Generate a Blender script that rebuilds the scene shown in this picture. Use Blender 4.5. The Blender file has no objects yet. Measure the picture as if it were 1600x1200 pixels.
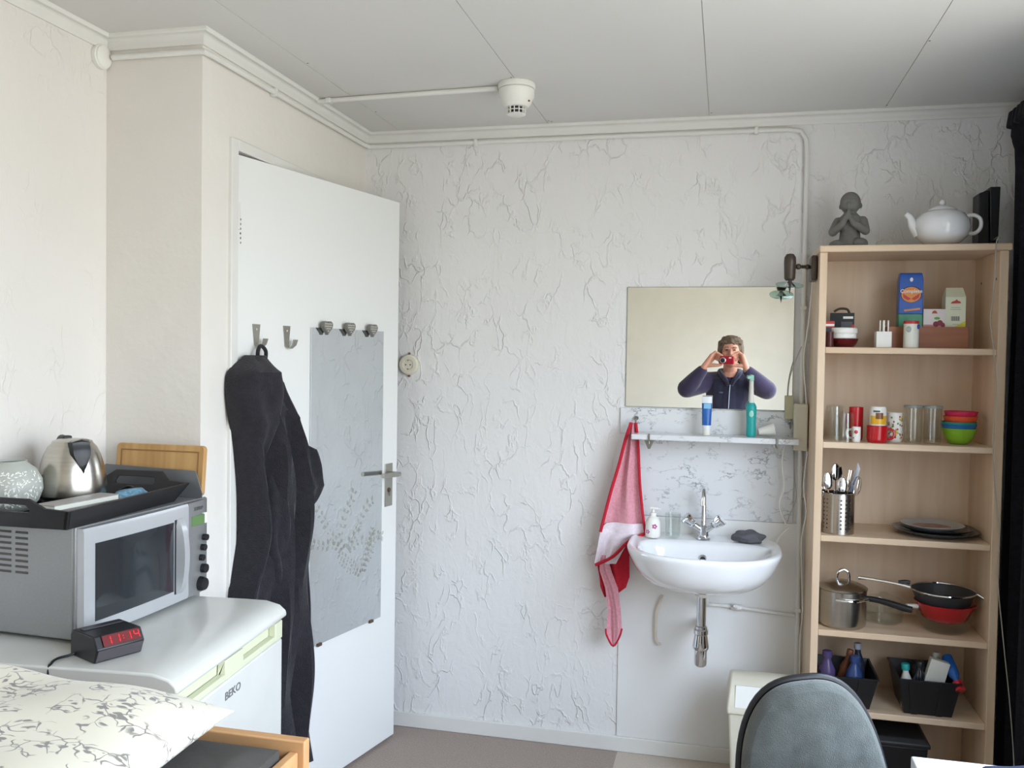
import bpy, bmesh, math, random
from mathutils import Vector, Matrix, Euler
random.seed(7)
PI = math.pi
sc = bpy.context.scene
C = sc.collection

# ------------------------------------------------------------------ camera, world, light, exposure
F_PX, YAW, PITCH, ROLL, CAM_H = 1395.93, .2343, .0293, .0154, 1.5042
cd = bpy.data.cameras.new('camera'); cam = bpy.data.objects.new('camera', cd); C.objects.link(cam)
cd.sensor_fit = 'HORIZONTAL'; cd.sensor_width = 36; cd.lens = F_PX / 1600 * 36; cd.clip_start = .01; cd.clip_end = 60
_f = Vector((-math.sin(YAW)*math.cos(PITCH), math.cos(YAW)*math.cos(PITCH), -math.sin(PITCH)))
_r0 = Vector((math.cos(YAW), math.sin(YAW), 0)); _u0 = _r0.cross(_f)
_r = _r0*math.cos(ROLL) + _u0*math.sin(ROLL); _u = -_r0*math.sin(ROLL) + _u0*math.cos(ROLL)
cam.matrix_world = Matrix(((_r.x, _u.x, -_f.x, 0), (_r.y, _u.y, -_f.y, 0), (_r.z, _u.z, -_f.z, CAM_H), (0, 0, 0, 1)))
sc.camera = cam
sc.view_settings.view_transform = 'Standard'; sc.view_settings.look = 'None'
sc.view_settings.gamma = 1; sc.view_settings.use_curve_mapping = False
sc.view_settings.exposure = 0.13
sc.cycles.transparent_max_bounces = 24; sc.cycles.max_bounces = 16; sc.cycles.diffuse_bounces = 8

w = bpy.data.worlds.new('overcast_daylight'); sc.world = w; w.use_nodes = True
nt = w.node_tree; nt.nodes.clear()
wo = nt.nodes.new('ShaderNodeOutputWorld'); bg = nt.nodes.new('ShaderNodeBackground')
tc = nt.nodes.new('ShaderNodeTexCoord'); sx = nt.nodes.new('ShaderNodeSeparateXYZ'); rp = nt.nodes.new('ShaderNodeValToRGB')
mr = nt.nodes.new('ShaderNodeMapRange'); mr.inputs[1].default_value = -1; mr.inputs[2].default_value = 1
nt.links.new(tc.outputs['Generated'], sx.inputs[0]); nt.links.new(sx.outputs['Z'], mr.inputs[0])
nt.links.new(mr.outputs[0], rp.inputs[0]); nt.links.new(rp.outputs[0], bg.inputs[0]); nt.links.new(bg.outputs[0], wo.inputs[0])
cr = rp.color_ramp
cr.elements[0].position = 0; cr.elements[0].color = (.52, .475, .465, 1)
cr.elements[1].position = 1; cr.elements[1].color = (1.25, 1.5, 2.05, 1)
for p, c_ in ((.46, (.61, .565, .555, 1)), (.53, (.86, .86, .93, 1)), (.66, (1.38, 1.48, 1.85, 1))):
    e_ = cr.elements.new(p); e_.color = c_
bg.inputs[1].default_value = 8.2

# window opening in the right wall (metres)
WY0, WY1, WZ0, WZ1 = -1.25, 2.46, .60, 2.30
pl = bpy.data.lights.new('window_portal', 'AREA'); pl.shape = 'RECTANGLE'; pl.size = WY1-WY0; pl.size_y = WZ1-WZ0
pl.cycles.is_portal = True
po = bpy.data.objects.new('window_portal', pl); C.objects.link(po)
po.location = (1.13, (WY0+WY1)/2, (WZ0+WZ1)/2)
po.rotation_euler = (PI/2, 0, PI/2)      # faces -X, into the room

# ------------------------------------------------------------------ materials
def hexc(h):
    v = [int(h[i:i+2], 16)/255 for i in (0, 2, 4)]
    return tuple((x/12.92 if x <= .04045 else ((x+.055)/1.055)**2.4) for x in v) + (1,)

def mat(name, col, rough=.6, metal=0, var=0, vscale=8, bump=0, bscale=60, trans=0, ior=1.45, emit=0, coat=0, sheen=0, stretch=None, alpha=None):
    m = bpy.data.materials.new(name); m.use_nodes = True
    t = m.node_tree; b = t.nodes['Principled BSDF']
    c_ = hexc(col) if isinstance(col, str) else tuple(col)
    b.inputs['Base Color'].default_value = c_
    b.inputs['Roughness'].default_value = rough; b.inputs['Metallic'].default_value = metal
    b.inputs['Transmission Weight'].default_value = trans; b.inputs['IOR'].default_value = ior
    b.inputs['Coat Weight'].default_value = coat; b.inputs['Sheen Weight'].default_value = sheen
    if emit: b.inputs['Emission Color'].default_value = c_; b.inputs['Emission Strength'].default_value = emit
    co = t.nodes.new('ShaderNodeTexCoord'); mp = t.nodes.new('ShaderNodeMapping')
    t.links.new(co.outputs['Object'], mp.inputs[0])
    if stretch: mp.inputs['Scale'].default_value = stretch
    n = t.nodes.new('ShaderNodeTexNoise'); n.inputs['Scale'].default_value = vscale; n.inputs['Detail'].default_value = 4
    t.links.new(mp.outputs[0], n.inputs[0])
    v = var if var else .03
    r = t.nodes.new('ShaderNodeValToRGB'); t.links.new(n.outputs[0], r.inputs[0])
    r.color_ramp.elements[0].position = .3; r.color_ramp.elements[1].position = .7
    r.color_ramp.elements[0].color = tuple(min(1, x*(1-v)) for x in c_[:3]) + (1,)
    r.color_ramp.elements[1].color = tuple(min(1, x*(1+v)) for x in c_[:3]) + (1,)
    t.links.new(r.outputs[0], b.inputs['Base Color'])
    if bump:
        n2 = t.nodes.new('ShaderNodeTexNoise'); n2.inputs['Scale'].default_value = bscale; n2.inputs['Detail'].default_value = 3
        t.links.new(mp.outputs[0], n2.inputs[0])
        bp = t.nodes.new('ShaderNodeBump'); bp.inputs['Strength'].default_value = 1; bp.inputs['Distance'].default_value = bump
        t.links.new(n2.outputs[0], bp.inputs['Height']); t.links.new(bp.outputs[0], b.inputs['Normal'])
    return m

def stucco(name, col, ridge=.0045, scale=6.0, lo=.47, hi=.60):
    m = mat(name, col, .75, var=.015, vscale=3)
    t = m.node_tree; b = t.nodes['Principled BSDF']; N = t.nodes.new; L = t.links.new
    co = N('ShaderNodeTexCoord'); mp = N('ShaderNodeMapping'); mp.inputs['Scale'].default_value = (1, 1, .62)
    L(co.outputs['Object'], mp.inputs[0])
    n = N('ShaderNodeTexNoise'); n.inputs['Scale'].default_value = 7; n.inputs['Detail'].default_value = 6; L(mp.outputs[0], n.inputs[0])
    ml = N('ShaderNodeVectorMath'); ml.operation = 'SCALE'; ml.inputs['Scale'].default_value = .27
    L(n.outputs['Color'], ml.inputs[0])
    ad = N('ShaderNodeVectorMath'); ad.operation = 'ADD'; L(mp.outputs[0], ad.inputs[0]); L(ml.outputs[0], ad.inputs[1])
    vo = N('ShaderNodeTexVoronoi'); vo.feature = 'DISTANCE_TO_EDGE'; vo.inputs['Scale'].default_value = scale; L(ad.outputs[0], vo.inputs[0])
    r1 = N('ShaderNodeValToRGB'); r1.color_ramp.elements[0].color = (1, 1, 1, 1); r1.color_ramp.elements[1].color = (0, 0, 0, 1)
    r1.color_ramp.elements[1].position = .085; r1.color_ramp.interpolation = 'EASE'; L(vo.outputs['Distance'], r1.inputs[0])
    n3 = N('ShaderNodeTexNoise'); n3.inputs['Scale'].default_value = 6.5; n3.inputs['Detail'].default_value = 2; L(mp.outputs[0], n3.inputs[0])
    r3 = N('ShaderNodeValToRGB'); r3.color_ramp.elements[0].position = lo; r3.color_ramp.elements[1].position = hi; L(n3.outputs[0], r3.inputs[0])
    mu = N('ShaderNodeMath'); mu.operation = 'MULTIPLY'; 
    n5 = N('ShaderNodeTexNoise'); n5.inputs['Scale'].default_value = 17; n5.inputs['Detail'].default_value = 1; L(mp.outputs[0], n5.inputs[0])
    r5 = N('ShaderNodeValToRGB'); r5.color_ramp.elements[0].position = .40; r5.color_ramp.elements[1].position = .56; L(n5.outputs[0], r5.inputs[0])
    m5 = N('ShaderNodeMath'); m5.operation = 'MULTIPLY'; L(r3.outputs[0], m5.inputs[0]); L(r5.outputs[0], m5.inputs[1])
    L(r1.outputs[0], mu.inputs[0]); L(m5.outputs[0], mu.inputs[1])
    n4 = N('ShaderNodeTexNoise'); n4.inputs['Scale'].default_value = 22; n4.inputs['Detail'].default_value = 6; L(ad.outputs[0], n4.inputs[0])
    m4 = N('ShaderNodeMath'); m4.operation = 'MULTIPLY'; m4.inputs[1].default_value = 1.1; L(n4.outputs[0], m4.inputs[0])
    a2 = N('ShaderNodeMath'); a2.operation = 'ADD'; L(mu.outputs[0], a2.inputs[0]); L(m4.outputs[0], a2.inputs[1])
    bp = N('ShaderNodeBump'); bp.inputs['Strength'].default_value = 1; bp.inputs['Distance'].default_value = ridge
    L(a2.outputs[0], bp.inputs['Height']); L(bp.outputs[0], b.inputs['Normal'])
    return m

def marble(name):
    m = mat(name, 'd2d4d6', .25, var=.05, vscale=6, coat=.2)
    t = m.node_tree; b = t.nodes['Principled BSDF']; N = t.nodes.new; L = t.links.new
    co = N('ShaderNodeTexCoord'); mp = N('ShaderNodeMapping'); mp.inputs['Rotation'].default_value = (0, .75, 0); mp.inputs['Scale'].default_value = (1.0, 1, 1.7)
    L(co.outputs['Object'], mp.inputs[0])
    n = N('ShaderNodeTexNoise'); n.inputs['Scale'].default_value = 7; n.inputs['Detail'].default_value = 8; n.inputs['Roughness'].default_value = .65
    L(mp.outputs[0], n.inputs[0])
    s = N('ShaderNodeMath'); s.operation = 'SUBTRACT'; s.inputs[1].default_value = .5; L(n.outputs[0], s.inputs[0])
    ab = N('ShaderNodeMath'); ab.operation = 'ABSOLUTE'; L(s.outputs[0], ab.inputs[0])
    r = N('ShaderNodeValToRGB'); r.color_ramp.elements[0].color = (1, 1, 1, 1); r.color_ramp.elements[1].color = (0, 0, 0, 1); r.color_ramp.elements[1].position = .016
    L(ab.outputs[0], r.inputs[0])
    n2 = N('ShaderNodeTexNoise'); n2.inputs['Scale'].default_value = 11; n2.inputs['Detail'].default_value = 3; L(co.outputs['Object'], n2.inputs[0])
    r2 = N('ShaderNodeValToRGB'); r2.color_ramp.elements[0].position = .44; r2.color_ramp.elements[1].position = .64; L(n2.outputs[0], r2.inputs[0])
    mu = N('ShaderNodeMath'); mu.operation = 'MULTIPLY'; L(r.outputs[0], mu.inputs[0]); L(r2.outputs[0], mu.inputs[1])
    mx = N('ShaderNodeMix'); mx.data_type = 'RGBA'; mx.inputs[6].default_value = hexc('d4d6d8'); mx.inputs[7].default_value = hexc('74787e')
    L(mu.outputs[0], mx.inputs[0]); L(mx.outputs[2], b.inputs['Base Color'])
    return m

def wood(name, c1, c2, rough=.5, scale=(14, 14, 1.2), coat=0):
    m = mat(name, c1, rough, coat=coat)
    t = m.node_tree; b = t.nodes['Principled BSDF']; N = t.nodes.new; L = t.links.new
    co = N('ShaderNodeTexCoord'); mp = N('ShaderNodeMapping'); mp.inputs['Scale'].default_value = scale; L(co.outputs['Object'], mp.inputs[0])
    n = N('ShaderNodeTexNoise'); n.inputs['Scale'].default_value = 2.2; n.inputs['Detail'].default_value = 6; n.inputs['Distortion'].default_value = .4
    L(mp.outputs[0], n.inputs[0])
    r = N('ShaderNodeValToRGB'); r.color_ramp.elements[0].position = .32; r.color_ramp.elements[1].position = .68
    r.color_ramp.elements[0].color = hexc(c2); r.color_ramp.elements[1].color = hexc(c1)
    L(n.outputs[0], r.inputs[0]); L(r.outputs[0], b.inputs['Base Color'])
    return m

def floral(name, base, ink, scale=9, amount=.5):
    """toile-like leaf sprays: many small elongated warped cells, clustered"""
    m = mat(name, base, .85, sheen=.2)
    t = m.node_tree; b = t.nodes['Principled BSDF']; N = t.nodes.new; L = t.links.new
    co = N('ShaderNodeTexCoord')
    n = N('ShaderNodeTexNoise'); n.inputs['Scale'].default_value = scale*1.6; n.inputs['Detail'].default_value = 2; L(co.outputs['Object'], n.inputs[0])
    ml = N('ShaderNodeVectorMath'); ml.operation = 'SCALE'; ml.inputs['Scale'].default_value = .06; L(n.outputs['Color'], ml.inputs[0])
    ad = N('ShaderNodeVectorMath'); ad.operation = 'ADD'; L(co.outputs['Object'], ad.inputs[0]); L(ml.outputs[0], ad.inputs[1])
    mp = N('ShaderNodeMapping'); mp.inputs['Scale'].default_value = (1, 1.9, 1); mp.inputs['Rotation'].default_value = (0, 0, .7); L(ad.outputs[0], mp.inputs[0])
    vo = N('ShaderNodeTexVoronoi'); vo.inputs['Scale'].default_value = scale*4.2; L(mp.outputs[0], vo.inputs[0])
    r1 = N('ShaderNodeValToRGB'); r1.color_ramp.elements[0].color = (1, 1, 1, 1); r1.color_ramp.elements[1].color = (0, 0, 0, 1)
    r1.color_ramp.elements[0].position = .36; r1.color_ramp.elements[1].position = .44; L(vo.outputs['Distance'], r1.inputs[0])
    v2 = N('ShaderNodeTexVoronoi'); v2.feature = 'DISTANCE_TO_EDGE'; v2.inputs['Scale'].default_value = scale*2.4; L(ad.outputs[0], v2.inputs[0])
    rs = N('ShaderNodeValToRGB'); rs.color_ramp.elements[0].color = (1, 1, 1, 1); rs.color_ramp.elements[1].color = (0, 0, 0, 1); rs.color_ramp.elements[1].position = .035
    rs.color_ramp.elements[0].position = .015; L(v2.outputs['Distance'], rs.inputs[0])
    n2 = N('ShaderNodeTexNoise'); n2.inputs['Scale'].default_value = scale*1.5; n2.inputs['Detail'].default_value = 1.5; L(co.outputs['Object'], n2.inputs[0])
    r2 = N('ShaderNodeValToRGB'); r2.color_ramp.elements[0].position = .52; r2.color_ramp.elements[1].position = .56; L(n2.outputs[0], r2.inputs[0])
    r3 = N('ShaderNodeValToRGB'); r3.color_ramp.elements[0].position = .46; r3.color_ramp.elements[1].position = .50; L(n2.outputs[0], r3.inputs[0])
    mu = N('ShaderNodeMath'); mu.operation = 'MULTIPLY'; L(r1.outputs[0], mu.inputs[0]); L(r2.outputs[0], mu.inputs[1])
    ms = N('ShaderNodeMath'); ms.operation = 'MULTIPLY'; L(rs.outputs[0], ms.inputs[0]); L(r3.outputs[0], ms.inputs[1])
    m2 = N('ShaderNodeMath'); m2.operation = 'MAXIMUM'; L(mu.outputs[0], m2.inputs[0]); L(ms.outputs[0], m2.inputs[1])
    m3 = N('ShaderNodeMath'); m3.operation = 'MULTIPLY'; m3.inputs[1].default_value = amount; L(m2.outputs[0], m3.inputs[0])
    mx = N('ShaderNodeMix'); mx.data_type = 'RGBA'; mx.inputs[6].default_value = hexc(base); mx.inputs[7].default_value = hexc(ink)
    L(m3.outputs[0], mx.inputs[0]); L(mx.outputs[2], b.inputs['Base Color'])
    return m

def thin_glass(name, tint, gloss=.12, rough=.02):
    m = bpy.data.materials.new(name); m.use_nodes = True; t = m.node_tree; t.nodes.clear()
    o = t.nodes.new('ShaderNodeOutputMaterial'); tr = t.nodes.new('ShaderNodeBsdfTransparent'); g = t.nodes.new('ShaderNodeBsdfGlossy')
    mx = t.nodes.new('ShaderNodeMixShader'); fr = t.nodes.new('ShaderNodeLayerWeight'); fr.inputs[0].default_value = .5
    pw_ = t.nodes.new('ShaderNodeMath'); pw_.operation = 'POWER'; pw_.inputs[1].default_value = 4; sc_ = t.nodes.new('ShaderNodeMath'); sc_.operation = 'MULTIPLY'; sc_.inputs[1].default_value = .55
    t.links.new(fr.outputs['Facing'], pw_.inputs[0]); t.links.new(pw_.outputs[0], sc_.inputs[0])
    ad = t.nodes.new('ShaderNodeMath'); ad.operation = 'ADD'; ad.inputs[1].default_value = gloss*.4; ad.use_clamp = True
    tr.inputs[0].default_value = hexc(tint); g.inputs['Roughness'].default_value = rough; g.inputs[0].default_value = (.9, .93, .93, 1)
    t.links.new(sc_.outputs[0], ad.inputs[0]); t.links.new(ad.outputs[0], mx.inputs[0])
    t.links.new(tr.outputs[0], mx.inputs[1]); t.links.new(g.outputs[0], mx.inputs[2]); t.links.new(mx.outputs[0], o.inputs[0])
    return m

M = {}
M['stucco'] = stucco('white_stucco', 'dbdad8', ridge=.0026, scale=13.5, lo=.36, hi=.56)
M['stucco_fine'] = mat('fine_stucco', 'dad6cf', .8, var=.015, bump=.0016, bscale=34)
M['stucco_left'] = stucco('white_fine_stucco', 'd9d5cf', ridge=.0014, scale=15, lo=.46, hi=.66)
M['paint'] = mat('white_paint', 'dddcd8', .5, var=.015, bump=.0004, bscale=30)
M['door_paint'] = mat('white_door_gloss_paint', 'dedfdc', .35, var=.01, vscale=2)
M['panel_paint'] = mat('smooth_white_wall_panel_paint', 'dcdcda', .4, var=.015)
M['ceiling'] = mat('ceiling_board_paint', 'd2d1cd', .7, var=.015, vscale=2)
M['trim'] = mat('trim_paint', 'd8d7d2', .45, var=.02)
M['rear'] = mat('cream_wall_paint', 'e6e2d6', .8, var=.015)
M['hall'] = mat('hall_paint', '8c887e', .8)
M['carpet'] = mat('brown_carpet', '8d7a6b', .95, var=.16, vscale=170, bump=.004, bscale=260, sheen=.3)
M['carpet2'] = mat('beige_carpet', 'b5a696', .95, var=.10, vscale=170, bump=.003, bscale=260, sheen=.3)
M['marble'] = marble('white_marble')
M['beech'] = wood('pale_beech_laminate', 'd9c3a9', 'ccb294', .45, (9, 9, .9))
M['beech_h'] = wood('pale_beech_laminate_across', 'd9c3a9', 'ccb294', .45, (.9, 9, 9))
M['bed_wood'] = wood('orange_beech', 'c69a6c', 'b5875a', .45, (.9, 9, 9))
M['bed_dark'] = wood('brown_beech_face', 'a98a62', '94764f', .5, (.9, 9, 9))
M['board'] = wood('bamboo_board', 'c39c66', 'ab8250', .5, (16, 9, 1.5))
M['crate_wood'] = wood('red_brown_wood', '9c6546', '83513a', .5, (1, 9, 12))
M['steel'] = mat('brushed_steel', 'b9b5ad', .26, 1, var=.05, vscale=6, stretch=(1, 1, 40))
M['silver'] = mat('silver_grey_enamel', '8f9090', .38, .55, var=.04, vscale=200)
M['silver_l'] = mat('light_silver_plastic', 'b4b6b8', .33, .4, var=.02)
M['graymetal'] = mat('grey_metal_tray', '7f8184', .45, .6, var=.04)
M['chrome'] = mat('chrome', 'd8dadc', .06, 1, var=.0)
M['mirror'] = mat('silvered_mirror', 'e8e8e4', .004, 1)
M['mirror_old'] = mat('hazy_silvered_mirror', 'd8dde0', .035, 1)
M['black'] = mat('black_plastic', '17171a', .4, var=.1)
M['black_matt'] = mat('black_painted_wood', '1f1e20', .5, var=.15, vscale=30)
M['dark_glass'] = mat('dark_oven_glass', '23282d', .08, .0, coat=.6)
M['fridge'] = mat('white_fridge_enamel', 'c6c6c0', .3, coat=.3)
M['fridge_pale'] = mat('cream_plastic', 'c8caae', .4)
M['gasket_rubber'] = mat('grey_rubber_gasket', '8a8a86', .7)  # plain grey rubber for the fridge door gasket
M['robe'] = mat('charcoal_terry', '232127', .97, var=.22, vscale=50, bump=.003, bscale=220, sheen=.08)
M['mattress'] = mat('dark_grey_sheet', '423f3b', .9, var=.08, vscale=20, bump=.003, bscale=18)
M['pillow'] = floral('toile_pillow_cotton', 'cac4b2', '6a6563', 11, .9)
M['duvet'] = floral('toile_duvet_cotton', 'd9dadb', '75757c', 11, .9)
M['porcelain'] = mat('white_porcelain', 'e4e6e8', .08, coat=.7, var=.0)
M['white_plastic'] = mat('white_plastic', 'deddd6', .4)
M['cream_plastic'] = mat('aged_cream_plastic', 'd0cbb9', .45)
M['red'] = mat('red_glaze', 'b3121f', .25, coat=.4)
M['towel'] = mat('pink_checked_terry', 'd0929d', .95, var=.12, vscale=120, bump=.002, bscale=260)
M['towel_red'] = mat('red_terry', 'b81f33', .95, var=.1, vscale=120, bump=.002, bscale=260)
M['towel_white'] = mat('pale_terry', 'dfd3da', .95, var=.06, vscale=120, bump=.002, bscale=260)
M['concrete'] = mat('grey_cast_stone', '6f6e6a', .9, var=.12, vscale=25, bump=.002, bscale=90)
M['curtain'] = mat('black_curtain_cloth', '1d1c23', .95, var=.2, vscale=60, bump=.002, bscale=200)
M['chair'] = mat('grey_wool_upholstery', '4b4f4c', .95, var=.24, vscale=26, bump=.002, bscale=400, sheen=.3)
M['glass'] = thin_glass('clear_drinking_glass', 'f8faf9')
M['pane'] = thin_glass('window_glass', 'f6faf8', .08)
M['greenglass'] = thin_glass('green_tinted_glass', 'd6eae4', .25)
M['frosted'] = mat('frosted_glass', 'b9bcb4', .5, trans=.25)
M['frost_leaf'] = mat('white_etched_leaf', 'dcdcd4', .8)
M['brown_metal'] = mat('brown_lamp_metal', '4a4038', .4, .3, var=.1)
M['teal'] = mat('teal_rubber', '1f9c98', .4)
M['mint'] = mat('pale_mint_plastic', '9cd3c4', .4)
M['blue'] = mat('blue_print', '1c5aa6', .35)
M['skin'] = mat('skin', 'c08a74', .55, var=.08, vscale=30)
M['hair'] = mat('greying_brown_hair', '5d4c3d', .7, var=.35, vscale=60, stretch=(3, 3, .5), bump=.003, bscale=60)
M['jacket'] = mat('purple_fleece', '2d2440', .95, var=.15, vscale=20, bump=.002, bscale=80, sheen=.3)
M['navy'] = mat('navy_fleece', '1f2036', .95, var=.15, vscale=20, bump=.002, bscale=80, sheen=.3)
M['red_led'] = mat('red_led_display', 'c81018', .3, emit=.9)
M['red_window'] = mat('dark_red_display_window', '60141c', .15, coat=.6)
M['flower'] = mat('magenta_print', 'b0568c', .5)
def cm(name, col, rough=.45, **k):
    if name not in M: M[name] = mat(name, col, rough, **k)
    return M[name]

# ------------------------------------------------------------------ mesh builder
def rot_m(rx=0, ry=0, rz=0): return Euler((rx, ry, rz)).to_matrix().to_4x4()

class MB:
    def __init__(s): s.v = []; s.f = []
    def add(s, vs, fs, mx=None):
        o = len(s.v)
        for p in vs:
            p = Vector(p)
            if mx is not None: p = mx @ p
            s.v.append(p)
        s.f += [tuple(i+o for i in f) for f in fs]
        return s
    def box(s, x0, x1, y0, y1, z0, z1, mx=None):
        return s.add([(x0,y0,z0),(x1,y0,z0),(x1,y1,z0),(x0,y1,z0),(x0,y0,z1),(x1,y0,z1),(x1,y1,z1),(x0,y1,z1)],
                     [(0,3,2,1),(4,5,6,7),(0,1,5,4),(1,2,6,5),(2,3,7,6),(3,0,4,7)], mx)
    def cbox(s, c, d, r=(0,0,0)):
        return s.box(-d[0]/2, d[0]/2, -d[1]/2, d[1]/2, -d[2]/2, d[2]/2, Matrix.Translation(c) @ rot_m(*r))
    def loft(s, rings, cap0=True, cap1=True, closed=False, mx=None):
        n = len(rings[0]); vs = [p for r in rings for p in r]; fs = []
        R = len(rings)
        for i in range(R if closed else R-1):
            a = i*n; b = ((i+1) % R)*n
            for j in range(n):
                k = (j+1) % n
                fs.append((a+j, a+k, b+k, b+j))
        if not closed:
            if cap0: fs.append(tuple(range(n))[::-1])
            if cap1: fs.append(tuple((R-1)*n+j for j in range(n)))
        return s.add(vs, fs, mx)
    def lathe(s, prof, n=36, c=(0,0,0), mx=None, cap=False, sq=None):
        rings = []
        for r, z in prof:
            r = max(r, 1e-5); ring = []
            for j in range(n):
                a = 2*PI*j/n
                ring.append((c[0]+r*math.cos(a), c[1]+r*math.sin(a)*(sq or 1), c[2]+z))
            rings.append(ring)
        return s.loft(rings, cap, cap, mx=mx)
    def cyl(s, p0, p1, r0, r1=None, n=20, cap=True):
        p0 = Vector(p0); p1 = Vector(p1); d = p1-p0; r1 = r0 if r1 is None else r1
        mx = Matrix.Translation(p0) @ d.to_track_quat('Z', 'Y').to_matrix().to_4x4()
        return s.lathe([(r0, 0), (r1, d.length)], n, mx=mx, cap=cap)
    def tube(s, pts, r, n=8, closed=False, smooth=0, cap=True):
        pts = [Vector(p) for p in pts]
        rr = list(r) if isinstance(r, (list, tuple)) else [r]*len(pts)
        if smooth:
            q = []; qr = []; m = len(pts)
            for i in range(m if closed else m-1):
                if closed: P = [pts[(i+k-1) % m] for k in range(4)]
                else: P = [pts[max(0, min(m-1, i+k-1))] for k in range(4)]
                for k in range(smooth):
                    t = k/smooth
                    q.append(.5*((2*P[1]) + (-P[0]+P[2])*t + (2*P[0]-5*P[1]+4*P[2]-P[3])*t*t + (-P[0]+3*P[1]-3*P[2]+P[3])*t**3))
                    qr.append(rr[i]*(1-t)+rr[(i+1) % m]*t)
            if not closed: q.append(pts[-1]); qr.append(rr[-1])
            pts, rr = q, qr
        m = len(pts); rings = []
        up = None
        for i, p in enumerate(pts):
            a = pts[i-1] if (i or closed) else p; b = pts[(i+1) % m] if (i < m-1 or closed) else p
            t = (b-a).normalized()
            if up is None:
                up = Vector((0, 0, 1)) if abs(t.z) < .9 else Vector((1, 0, 0))
            x = t.cross(up)
            if x.length < 1e-4: x = t.cross(Vector((0, 1, 0)))
            x.normalize(); y = x.cross(t).normalized(); up = y
            rings.append([p + (x*math.cos(2*PI*j/n) + y*math.sin(2*PI*j/n))*rr[i] for j in range(n)])
        return s.loft(rings, cap, cap, closed)
    def ell(s, c, r, n=20, m=12, mx=None):
        T = Matrix.Translation(c) @ (mx if mx is not None else Matrix.Identity(4))
        rings = []
        for i in range(m+1):
            a = -PI/2 + PI*i/m
            rr = max(math.cos(a), 1e-4)
            rings.append([(r[0]*rr*math.cos(2*PI*j/n), r[1]*rr*math.sin(2*PI*j/n), r[2]*math.sin(a)) for j in range(n)])
        return s.loft(rings, True, True, mx=T)
    def cap(s, p0, r0, p1, r1, n=16):
        """tapered capsule, for bodies that a remesh welds into one surface"""
        p0 = Vector(p0); p1 = Vector(p1); d = p1-p0; L = d.length
        mx = Matrix.Translation(p0) @ d.to_track_quat('Z', 'Y').to_matrix().to_4x4()
        prof = [(r0*math.cos(a), r0*math.sin(a)) for a in (-PI/2, -PI/3, -PI/6, 0)]
        prof += [(r1*math.cos(a), L+r1*math.sin(a)) for a in (0, PI/6, PI/3, PI/2)]
        return s.lathe(prof, n, mx=mx, cap=True)
    def chain(s, pts, rs):
        for i in range(len(pts)-1): s.cap(pts[i], rs[i], pts[i+1], rs[i+1])
        return s
    def prism(s, poly, z0, z1, mx=None):
        n = len(poly)
        vs = [(x, y, z0) for x, y in poly] + [(x, y, z1) for x, y in poly]
        fs = [tuple(range(n))[::-1], tuple(range(n, 2*n))] + [(i, (i+1) % n, n+(i+1) % n, n+i) for i in range(n)]
        return s.add(vs, fs, mx)
    def mesh(s, name):
        me = bpy.data.meshes.new(name); me.from_pydata(s.v, [], s.f)
        bm = bmesh.new(); bm.from_mesh(me)
        bmesh.ops.remove_doubles(bm, verts=bm.verts, dist=1e-6)
        bmesh.ops.recalc_face_normals(bm, faces=bm.faces)
        for f in bm.faces: f.smooth = True
        for e in bm.edges:
            if len(e.link_faces) != 2 or e.calc_face_angle(0) > .62: e.smooth = False
        bm.to_mesh(me); bm.free()
        return me

def obj(name, mb, m, parent=None, loc=None, rot=None, bevel=0, sub=0, solid=0):
    me = mb.mesh(name) if isinstance(mb, MB) else mb
    me.name = name
    me.materials.clear(); me.materials.append(M[m] if isinstance(m, str) else m)
    o = bpy.data.objects.new(name, me); C.objects.link(o)
    if loc is not None: o.location = loc
    if rot is not None: o.rotation_euler = rot
    if solid:
        k = o.modifiers.new('thickness', 'SOLIDIFY'); k.thickness = solid; k.offset = 0
    if bevel:
        k = o.modifiers.new('bevel', 'BEVEL'); k.width = bevel; k.segments = 3; k.limit_method = 'ANGLE'; k.angle_limit = .6
        k.harden_normals = False
    if sub:
        k = o.modifiers.new('subsurf', 'SUBSURF'); k.levels = sub; k.render_levels = sub
    if parent: o.parent = parent
    return o

def tag(o, label, cat, group=None, kind=None):
    o['label'] = label; o['category'] = cat
    if group: o['group'] = group
    if kind: o['kind'] = kind
    return o

def thing(name, label, cat, loc=(0,0,0), rz=0, group=None, rot=None):
    o = bpy.data.objects.new(name, None); C.objects.link(o); o.empty_display_size = .05
    o.location = loc; o.rotation_euler = rot if rot else (0, 0, rz)
    return tag(o, label, cat, group)

def struct(name, mb, m, label=None, parent=None, bevel=0):
    o = obj(name, mb, m, parent, bevel=bevel); o['kind'] = 'structure'
    if label: o['label'] = label
    return o

def text(name, s, size, m, parent, loc, rot, ext=.0003, sx=1, align='CENTER'):
    cu = bpy.data.curves.new(name, 'FONT'); cu.body = s; cu.size = size; cu.extrude = ext; cu.align_x = align; cu.align_y = 'CENTER'
    cu.offset = size*.012
    t = bpy.data.objects.new(name, cu); C.objects.link(t)
    bpy.context.view_layer.update()
    me = bpy.data.meshes.new_from_object(t.evaluated_get(bpy.context.evaluated_depsgraph_get()))
    bpy.data.objects.remove(t); bpy.data.curves.remove(cu)
    o = obj(name, me, m, parent, loc, rot); o.scale = (sx, 1, 1)
    return o

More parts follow.
